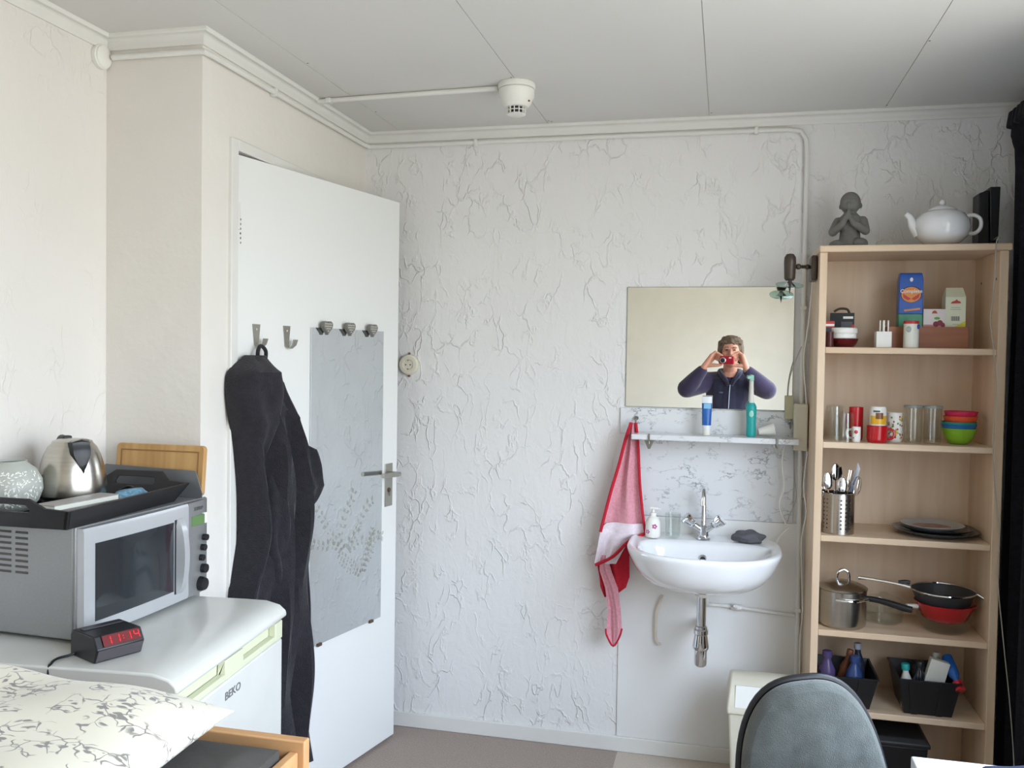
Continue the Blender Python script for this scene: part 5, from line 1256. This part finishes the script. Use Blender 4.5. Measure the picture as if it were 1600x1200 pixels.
# notebook, cloth, placemat
pm = obj('patterned_napkin', MB().box(-.050, .050, -.11, .11, 0, .026), floral('dark_floral_paper', '6f6a66', '2e2c30', 20, .9), loc=(-1.447, 1.790, ZT), rot=(0, 0, .02)); tag(pm, 'stack of dark patterned paper napkins lying on the black tray', 'napkins')
nbk = thing('notebook', 'thin white notebook lying on the tray in front of the kettle', 'notebook', (-1.462, 1.785, ZT+.0264), -.10)
obj('pages', MB().box(-.028, .028, -.095, .095, 0, .010), cm('page_white', 'dcdccf', .7), nbk)
obj('cover', MB().box(-.029, .029, -.096, .096, .0101, .012), cm('grey_cover', '9d9a98', .5), nbk)
bc_ = obj('blue_scourer', crumple(21, .038, .060, .020, 60, 30, .35), cm('blue_mesh_cloth', '6f97ad', .9, bump=.003, bscale=200, var=.35, vscale=80), loc=(-1.478, 1.992, ZT)); tag(bc_, 'crumpled light blue cloth at the back of the tray', 'cloth')
bk = obj('coiled_cable', MB().tube([(0, 0, .004), (-.02, .02, .022), (-.055, .035, .024), (-.08, .02, .006)], .003, 8, smooth=5), 'black', loc=(-1.49, 2.035, ZT)); tag(bk, 'short black cable on the tray beside the kettle base', 'cable')

# clock radio
ck = thing('clock_radio', 'black clock radio with red digits on the white fridge', 'alarm clock', (-1.288, 1.662, .8513), -.42)
# local x = towards the display side (room), y = along its length
rings = [[(-.055, y, 0), (.045, y, 0), (.058, y, .030), (.042, y, .056), (-.045, y, .056), (-.055, y, .045)] for y in (-.053, .053)]
body_ = obj('casing', MB().loft(rings), 'black', ck, bevel=.003)
obj('face_panel', MB().loft([[(.0456, y, .003), (.0576, y, .0285), (.0590, y, .0285), (.0470, y, .003)] for y in (-.050, .050)]), cm('grey_clock_face', '4a4649', .3), ck, bevel=.001)
# display on the face that leans up towards the room
nx = Vector((.026, 0, .016)).normalized()
fm_ = Matrix(((0, -.524, .852, .0512), (1, 0, 0, .006), (0, .852, .524, .0445), (0, 0, 0, 1)))
fm_ = fm_ @ Matrix.Scale(.95, 4)
obj('display_window', MB().box(-.046, .040, -.0125, .0125, .0, .0016, fm_), 'red_window', ck)
SEG = {'1': 'bc', '4': 'fgbc'}
mb = MB()
for q, chh in enumerate('1114'):
    cx = -.033+.020*q+(.006 if q > 1 else 0)
    for sgn in SEG[chh]:
        seg = {'b': (cx+.0055, .0045, .0020, .0075), 'c': (cx+.0055, -.0045, .0020, .0075), 'f': (cx-.0055, .0045, .0020, .0075), 'g': (cx, 0, .009, .0020)}[sgn]
        mb.box(seg[0]-seg[2]/2, seg[0]+seg[2]/2, seg[1]-seg[3]/2, seg[1]+seg[3]/2, .0017, .0022, fm_)
mb.box(.0005, .0025, .002, .004, .0017, .0022, fm_).box(.0005, .0025, -.004, -.002, .0017, .0022, fm_)
obj('digits', mb, 'red_led', ck)
obj('buttons', MB().box(-.030, -.015, -.045, .045, .0562, .0585), cm('dark_grey_buttons', '333237', .4), ck, bevel=.001)
cable('clock_cable', [(-1.335, 1.640, .860), (-1.350, 1.622, .8545), (-1.360, 1.597, .8540), (-1.354, 1.573, .852), (-1.350, 1.560, .835), (-1.35, 1.552, .70), (-1.36, 1.552, .50)], .0028, 'black', 'black cable trailing from the clock radio over the fridge edge')

# ------------------------------------------------------------------ bed
bed = thing('bed', 'beech wood bed frame with high end board', 'bed', (-1.22, .60, 0))
def bb_(*a): return MB().box(a[0]+1.22, a[1]+1.22, a[2]-.60, a[3]-.60, a[4], a[5])
obj('end_board', bb_(-1.70, -.738, 1.492, 1.514, .18, .792), 'bed_wood', bed, bevel=.003)
obj('end_board', bb_(-1.70, -.738, -.52, -.498, .18, .802), 'bed_wood', bed, bevel=.003)
obj('side_rail', bb_(-.768, -.750, -.498, 1.4915, .56, .772), 'bed_wood', bed, bevel=.003)
obj('side_rail', bb_(-1.70, -1.682, -.498, 1.4915, .56, .772), 'bed_wood', bed, bevel=.003)
obj('base_panel', bb_(-1.682, -.768, -.498, 1.4915, .60, .62), 'bed_dark', bed)
for x in (-1.70, -.778):
    for y in (-.52, 1.474):
        obj('leg', bb_(x, x+.04, y, y+.04, 0, .18), 'bed_wood', bed, bevel=.002)
def soft_box(x0, x1, y0, y1, z0, z1, nx_=36, ny=50, seed=1, crown=.012, wr=.004, rad=.03):
    rnd = random.Random(seed); ks = [(rnd.uniform(4, 26), rnd.uniform(4, 26), rnd.uniform(0, 6)) for _ in range(9)]
    rings = []
    for i in range(ny+1):
        v = i/ny; y = y0+(y1-y0)*v; top = []; bot = []
        ey = min(v, 1-v)*(y1-y0)
        for j in range(nx_+1):
            u = j/nx_; x = x0+(x1-x0)*u; e = min(min(u, 1-u)*(x1-x0), ey)
            dr_ = (rad-math.sqrt(max(0, rad*rad-(rad-min(e, rad))**2)))
            z = z1-dr_+wr*sum(math.sin(a*x+b*y+c_) for a, b, c_ in ks)/3*min(1, e/rad)
            top.append((x, y, z)); bot.append((x, y, z0))
        rings.append(top+bot[::-1])
    return MB().loft(rings)
mt = obj('mattress', soft_box(-1.675, -.772, -.48, 1.46, .621, .805, rad=.018, wr=.002), 'mattress'); tag(mt, 'mattress in a dark grey sheet on the beech bed', 'mattress')
# pillow: cushion with pinched corners
def pillow_mesh(a, b, h, n=56, seed=2, wr=.006, sag=0):
    rnd = random.Random(seed); ks = [(rnd.uniform(-22, 22), rnd.uniform(-22, 22), rnd.uniform(0, 6)) for _ in range(10)]
    top = []; bot = []
    for i in range(n+1):
        rt_ = []; rb2 = []
        for j in range(n+1):
            u = -1+2*j/n; v = -1+2*i/n
            px = a*u*(1-.10*(1-abs(u))*0-.10*(v*v < 2)*(1-v*v)*abs(u)**3*-1*0)
            inset_x = 1-.09*(1-v*v)*0; x = a*u*(1-.07*math.cos(v*PI/2)*abs(u)**4); y = b*v*(1-.09*math.cos(u*PI/2)*abs(v)**4)
            prof = max(0, (1-abs(u)**2.6))**.55*max(0, (1-abs(v)**2.6))**.55
            wv = wr*sum(math.sin(p*x+q*y+c_) for p, q, c_ in ks)/3*prof**.5
            rt_.append((x, y, h*prof+wv)); rb2.append((x, y, -h*.72*prof))
        top.append(rt_); bot.append(rb2)
    mb = MB(); m_ = n+1
    vs = [p for r in top for p in r]; fs = [(i*m_+j, i*m_+j+1, (i+1)*m_+j+1, (i+1)*m_+j) for i in range(n) for j in range(n)]
    mb.add(vs, fs)
    vs = [p for r in bot for p in r]; fs = [(i*m_+j, (i+1)*m_+j, (i+1)*m_+j+1, i*m_+j+1) for i in range(n) for j in range(n)]
    mb.add(vs, fs)
    return mb
pw = obj('pillow', pillow_mesh(.330, .235, .074, seed=3, wr=.014), 'pillow', loc=(-1.160, 1.195, .861), rot=(-.01, .025, .10), sub=1)
tag(pw, 'cream pillow with grey leaf sprays at the head of the bed', 'pillow')
def duvet_mesh():
    nx_, ny = 70, 70; top = []; rings = []
    rnd = random.Random(8); ks = [(rnd.uniform(-24, 24), rnd.uniform(-24, 24), rnd.uniform(0, 6), rnd.uniform(.4, 1)) for _ in range(16)]
    for i in range(ny+1):
        v = i/ny; y = -.42+(.92+.42)*v; t_ = []; b_ = []
        for j in range(nx_+1):
            u = j/nx_
            xr = -.84-.03*math.sin(y*9)-.10*max(0, v-.80)/.2
            x = -1.64+(xr+1.64)*u
            e = min(min(u, 1-u)*(xr+1.64), min(v, 1-v)*1.47)
            k = min(1, e/.07); k = math.sqrt(max(0, 1-(1-k)**2))
            z = .812+(.085+.022*sum(w_*math.sin(a*x+b*y+c_) for a, b, c_, w_ in ks)/3)*k
            t_.append((x, y, z)); b_.append((x, y, .8085))
        rings.append(t_+b_[::-1])
    return MB().loft(rings)
dv = obj('duvet', duvet_mesh(), 'duvet', sub=1); tag(dv, 'rumpled white duvet with grey leaf sprays on the bed below the pillow', 'duvet')

# ------------------------------------------------------------------ office chair and table
oc = thing('office_chair', 'grey upholstered office chair with its back to the basin', 'office chair', (.215, 1.86, 0), .0)
def backrest(w0, h, t, cz, n=64):
    rings = []
    for off, sc_ in ((-t, .0001), (-t, .80), (-t*.92, .93), (-t*.5, .99), (0, 1.0), (t*.4, .985), (t*.7, .93), (t*.75, .7), (t*.75, .0001)):
        ring = []
        for j in range(n):
            a = 2*PI*j/n; ca, sa = math.cos(a), math.sin(a)
            p = 2.7; k = (abs(ca)**p+abs(sa)**p)**(-1/p)
            x = ca*k*sc_; z = sa*k*sc_
            wv = w0*(1-.16*max(0, z)) if z > 0 else w0*(1-.04*z*z)
            ring.append((x*wv, off+.030*(x*x), cz+z*h))
        rings.append(ring)
    return MB().loft(rings)
br_ = obj('backrest', backrest(.158, .225, .030, 0), 'chair', oc, loc=(-.004, .115, .602), rot=(-.10, -.13, .22), sub=1)
rim_pts = []
for j in range(64):
    a = 2*PI*j/64; ca, sa = math.cos(a), math.sin(a); p = 2.7; k = (abs(ca)**p+abs(sa)**p)**(-1/p)
    x, z = ca*k, sa*k; wv = .158*(1-.16*max(0, z)) if z > 0 else .158*(1-.04*z*z)
    rim_pts.append((x*wv*1.005, .016+.030*x*x, z*.225*1.005))
obj('plastic_rim', MB().tube(rim_pts, .008, 10, closed=True), 'black', br_)
obj('back_shell', MB().loft([[(x_*.97, .022+.0*0+y_, z_*.97) for x_, y_, z_ in rim_pts], [(x_*.8, .034+y_*.5, z_*.8) for x_, y_, z_ in rim_pts]]), 'black', br_)
obj('back_stem', MB().tube([(.0, .165, .45), (0, .17, .38), (0, .10, .335), (0, -.04, .335)], .016, 12, smooth=4), 'black', oc)
def seat_mesh():
    rings = []
    for z, s_ in ((0, .5), (0, .93), (.010, .99), (.03, 1), (.05, .97), (.062, .85), (.066, .5), (.064, .01)):
        ring = []
        for j in range(48):
            a = 2*PI*j/48; ca, sa = math.cos(a), math.sin(a); p = 3; k = (abs(ca)**p+abs(sa)**p)**(-1/p)
            ring.append((ca*k*.22*s_, -.15+sa*k*.21*s_, .385+z))
        rings.append(ring)
    return MB().loft(rings)
obj('seat', seat_mesh(), 'chair', oc, sub=1)
obj('seat_plate', MB().box(-.09, .09, -.24, -.04, .35, .385), 'black', oc, bevel=.005)
obj('gas_column', MB().cyl((0, -.14, .10), (0, -.14, .35), .025, n=20), 'black', oc)
mb = MB(); 
for k in range(5):
    a = 2*PI*k/5+.3; c_, s_ = math.cos(a), math.sin(a)
    mb.tube([(0, -.14, .105), (.14*c_, -.14+.14*s_, .085), (.25*c_, -.14+.25*s_, .065)], [.026, .020, .014], 10, smooth=3)
obj('star_base', mb, 'black', oc)
for k in range(5):
    a = 2*PI*k/5+.3; c_, s_ = math.cos(a), math.sin(a)
    x, y = .25*c_, -.14+.25*s_
    obj('castor', MB().cyl((x-.018*s_, y+.018*c_, .027), (x+.018*s_, y-.018*c_, .027), .026, n=20).cyl((x, y, .04), (x, y, .07), .007, n=10), 'black', oc)
tbx = thing('white_table', 'white table with its corner in the lower right', 'table', (.68, 1.40, 0))
obj('table_top', MB().box(-.312, .27, -.50, .458, .712, .740), cm('white_table_laminate', 'd6dadf', .35), tbx, bevel=.003)
for x in (-.02, .22):
    for y in (-.46, .40): obj('leg', MB().box(x, x+.04, y, y+.04, 0, .712), 'silver_l', tbx, bevel=.002)
nv = obj('navy_pouch', crumple(31, .085, .05, .022, 44, 24, .22), cm('navy_cloth', '2a2f4a', .9, bump=.001, bscale=200), loc=(.56, 1.775, .7405)); tag(nv, 'dark navy cloth pouch on the white table', 'pouch')

# ------------------------------------------------------------------ the person holding the camera (seen in the wall mirror)
pr_ = thing('person', 'person in purple and navy fleece jacket holding a camera to the face', 'person', (.03, -.30, 0))
PO = Vector((.03, -.30, 0))
def L_(pts): return [Vector(p)-PO for p in pts]
HX, HYc, HZ = .036, -.245, 1.575
camR = Vector((math.cos(YAW), math.sin(YAW), 0)); camF = Vector((-math.sin(YAW), math.cos(YAW), 0))
CC = Vector((0, 0, 1.5042)) - camF*.046 - camR*.002 + Vector((0, 0, .008))      # centre of the compact camera body
body = MB()
# head
def E(c, r, mx=None): body.ell(Vector(c)-PO, r, 24, 16, mx)
E((HX, HYc-.01, HZ+.025), (.074, .094, .092)); E((HX, HYc+.018, HZ-.035), (.060, .070, .082)); E((HX, HYc+.045, HZ-.082), (.036, .036, .028))
E((HX, HYc+.082, HZ-.050), (.027, .014, .016)); body.cap(Vector((HX, HYc+.086, HZ+.010))-PO, .009, Vector((HX, HYc+.108, HZ-.022))-PO, .0125)
E((HX-.013, HYc+.094, HZ-.026), (.008, .009, .007)); E((HX+.013, HYc+.094, HZ-.026), (.008, .009, .007))
E((HX-.040, HYc+.058, HZ-.018), (.024, .024, .022)); E((HX+.040, HYc+.058, HZ-.018), (.024, .024, .022))
E((HX-.028, HYc+.080, HZ+.026), (.022, .011, .006)); E((HX+.028, HYc+.080, HZ+.026), (.022, .011, .006))
for s_ in (-1, 1): E((HX+s_*.076, HYc-.012, HZ-.008), (.009, .018, .030))
body.chain(L_([(HX, -.262, 1.50), (.034, -.285, 1.42), (.032, -.295, 1.37)]), [.052, .054, .070])
# trunk, hips, legs
body.chain(L_([(.032, -.30, 1.33), (.03, -.30, 1.15), (.03, -.30, 1.0), (.03, -.30, .93)]), [.115, .115, .120, .130])
for s_ in (-1, 1): body.cap(Vector((.03, -.30, 1.34))-PO, .08, Vector((.03+s_*.145, -.295, 1.350))-PO, .058)
for s_ in (-1, 1): body.chain(L_([(.03+s_*.085, -.30, .90), (.03+s_*.10, -.29, .50), (.03+s_*.105, -.31, .10), (.03+s_*.11, -.24, .05)]), [.085, .058, .040, .036])
# arms and hands
SHL = {-1: (-.125, -.290, 1.345), 1: (.190, -.285, 1.350)}
ELB = {-1: (-.285, -.150, 1.290), 1: (.305, -.150, 1.292)}
WR = {-1: (-.160, -.085, 1.445), 1: (.150, -.055, 1.445)}
for s_ in (-1, 1):
    body.chain(L_([SHL[s_], ELB[s_], WR[s_]]), [.048, .038, .025])
    e = CC + camR*(s_*.050)                                     # end of the camera body
    W = Vector(WR[s_])
    knuck = e + Vector((s_*.062, -.018, .032)); heel = W + Vector((0, .004, .012))
    # palm: broad, from wrist to knuckles
    for q in range(5):
        t = q/4; kp = knuck + Vector((-s_*.003*q, .012-.017*q, .004-.006*q))
        body.cap(heel-PO+Vector((0, .008-.005*q, 0)), .023, kp-PO, .0155)
    # four fingers of different lengths, bent over the top of the camera
    for q, (ln, top) in enumerate(((1.0, .030), (1.05, .028), (.98, .020), (.80, .008))):
        k0 = knuck + Vector((-s_*.003*q, .012-.017*q, .004-.006*q))
        tipx = e.x + s_*(-.012+.010*q)
        k1 = k0 + Vector((-s_*.026*ln, 0, .024-.006*q))
        k2 = Vector((tipx+s_*.020, k0.y*.5+e.y*.5-.004*q, e.z+top+.014-.004*q))
        k3 = Vector((tipx, e.y+.004-.006*q, e.z+top+.003-.004*q))
        body.chain([p-PO for p in (k0, k1, k2, k3)], [.0118, .0105, .0094, .0084])
    # thumb from the side of the palm, under the camera
    t0 = W + Vector((-s_*.010, .006, .026)); t1 = e + Vector((s_*.048, -.010, -.040)); t2 = e + Vector((s_*.020, -.010, -.041)); t3 = e + Vector((-s_*.008, -.006, -.036))
    body.chain([p-PO for p in (t0, t1, t2, t3)], [.020, .0150, .0120, .0102])
weld('body', body, 'skin', pr_, .0036, 3)
# eyes, brows, lips
for s_ in (-1, 1):
    obj('eye', MB().ell(Vector((HX+s_*.028, HYc+.0835, HZ+.012))-PO, (.012, .006, .0045)), cm('eye_shadowed', '4a3830', .4), pr_)
    obj('eyebrow', MB().tube(L_([(HX+s_*.012, HYc+.092, HZ+.030), (HX+s_*.028, HYc+.090, HZ+.036), (HX+s_*.046, HYc+.078, HZ+.030)]), .0028, 8, smooth=3), 'hair', pr_)
obj('lips', MB().ell(Vector((HX, HYc+.095, HZ-.055))-PO, (.022, .006, .006)), cm('lip_colour', '9a5a52', .5), pr_)
# hair: short, full at the sides
hb_ = MB()
def EH(c, r): hb_.ell(Vector(c)-PO, r, 24, 16)
EH((HX, HYc-.030, HZ+.040), (.096, .100, .090)); EH((HX, HYc-.055, HZ-.005), (.090, .072, .095))
for s_ in (-1, 1):
    EH((HX+s_*.078, HYc-.018, HZ+.010), (.022, .048, .070)); EH((HX+s_*.074, HYc-.035, HZ-.055), (.020, .040, .045))
for q in range(9):
    x = HX-.068+.017*q
    hb_.cap(Vector((x, HYc+.045-abs(q-4)*.004, HZ+.094-abs(q-4)*.007))-PO, .015, Vector((x+.006, HYc+.080-abs(q-4)*.008, HZ+.066+.006*math.sin(q*2.1)))-PO, .010)
rnd = random.Random(6)
for q in range(26):
    a = rnd.uniform(0, 2*PI); b = rnd.uniform(.1, 1.2)
    p = Vector((HX+.090*math.cos(a)*math.cos(b), HYc-.03+.094*math.sin(a)*math.cos(b), HZ+.045+.078*math.sin(b)))
    if p.y > HYc+.05 and p.z < HZ+.07: continue
    hb_.cap(p-PO, .014, p-PO+Vector((.006*math.cos(a), .006*math.sin(a), -.035)), .010)
weld('hair', hb_, 'hair', pr_, .0045, 9)
# jacket (purple sleeves and lower half) and navy yoke, zip, collar
jk = MB()
for s_ in (-1, 1):
    w1 = Vector(WR[s_]); el = Vector(ELB[s_]); shp = Vector(SHL[s_]); cuff = w1+(el-w1)*.12
    jk.chain(L_([shp, (shp+el)/2, el, (el*.5+cuff*.5), cuff]), [.078, .077, .072, .060, .044])
    jk.cap(Vector((.03, -.30, 1.33))-PO, .105, shp-PO, .075)
jk.chain(L_([(.031, -.30, 1.32), (.03, -.30, 1.15), (.03, -.30, .95)]), [.120, .128, .138])
for s_ in (-1, 1): jk.chain(L_([(.03+s_*.065, -.30, 1.30), (.03+s_*.075, -.30, 1.10), (.03+s_*.070, -.30, .90)]), [.105, .110, .115])
jacket = weld('jacket', jk, 'jacket', pr_, .007, 6)
yk = MB()
yk.chain(L_([(.03, -.270, 1.30), (.03, -.262, 1.18), (.03, -.262, 1.02)]), [.098, .098, .096])
for s_ in (-1, 1):
    yk.chain(L_([(.03+s_*.062, -.282, 1.315), (.03+s_*.060, -.274, 1.20), (.03+s_*.055, -.272, 1.06)]), [.100, .094, .088])
    yk.cap(Vector((.03+s_*.06, -.285, 1.345))-PO, .082, Vector((.03+s_*.125, -.29, 1.355))-PO, .064)
weld('front_panels', yk, 'navy', jacket, .007, 6)
col = MB()
for s_ in (-1, 1): col.tube(L_([(.034, -.365, 1.425), (.034+s_*.055, -.345, 1.430), (.034+s_*.076, -.29, 1.425), (.034+s_*.066, -.225, 1.405), (.034+s_*.034, -.182, 1.365), (.034+s_*.010, -.172, 1.320)]), [.020, .020, .019, .018, .017, .012], 12, smooth=4)
obj('collar', col, 'navy', jacket)
obj('zip', MB().tube(L_([(.036, -.164, 1.325), (.032, -.164, 1.26), (.028, -.162, 1.16), (.026, -.162, 1.02)]), .0035, 8, smooth=4), cm('zip_metal', '9aa2b4', .3, metal=.6), jacket)
obj('chest_emblem', MB().ell(Vector((-.030, -.170, 1.265))-PO, (.016, .004, .006)), cm('faded_grey_print', '55586c', .7), jacket)
for s_ in (-1, 1):
    w1 = Vector(WR[s_]); el = Vector(ELB[s_]); cuff = w1+(el-w1)*.12; d_ = (el-w1).normalized()
    xx = d_.cross(Vector((0, 0, 1))).normalized(); yy = d_.cross(xx)
    if s_ == 1:
        c0 = w1+(el-w1)*-.02
        obj('bracelet', MB().tube([c0-PO+(xx*math.cos(t*PI/12)+yy*math.sin(t*PI/12))*.030 for t in range(24)], .0022, 6, closed=True), 'chrome', pr_)
tr_ = MB()
for s_ in (-1, 1): tr_.chain(L_([(.03+s_*.075, -.30, .92), (.03+s_*.10, -.29, .50), (.03+s_*.105, -.31, .09)]), [.120, .080, .065])
tr_.cap(Vector((-.03, -.30, .93))-PO, .125, Vector((.09, -.30, .93))-PO, .125)
weld('trousers', tr_, cm('dark_denim', '2b3040', .9), pr_, .009, 5)
for s_ in (-1, 1):
    sm = MB().chain(L_([(.03+s_*.108, -.335, .048), (.03+s_*.112, -.20, .042), (.03+s_*.115, -.13, .036)]), [.046, .044, .034])
    sm.box(.03+s_*.112-.038-PO.x, .03+s_*.112+.038-PO.x, -.375-PO.y, -.115-PO.y, .001, .016)
    weld('shoe', sm, cm('dark_shoe_leather', '2a2624', .5), pr_, .007, 3)
# compact camera in the hands
kc = thing('compact_camera', 'small red compact camera held in front of the face in the mirror', 'camera', CC, YAW)
obj('camera_body', MB().box(-.052, .052, -.012, .012, -.030, .030), cm('red_camera_metal', 'a3152c', .3, metal=.3), kc, bevel=.006)
obj('lens_ring', MB().lathe([(.0215, 0), (.0215, .006), (.0195, .008), (.0195, .018), (.0165, .019), (.0165, .010)], 36, mx=Matrix.Translation((-.026, .012, -.002)) @ Matrix.Rotation(-PI/2, 4, 'X')), 'chrome', kc)
obj('lens_glass', MB().lathe([(0, .012), (.0165, .011), (.0165, .001), (0, .001)], 36, mx=Matrix.Translation((-.026, .012, -.002)) @ Matrix.Rotation(-PI/2, 4, 'X')), 'dark_glass', kc)
obj('flash', MB().box(.018, .036, .0121, .0128, .012, .021), 'white_plastic', kc, bevel=.0005)
obj('shutter_button', MB().cyl((.030, 0, .028), (.030, 0, .032), .006, n=16), 'chrome', kc)
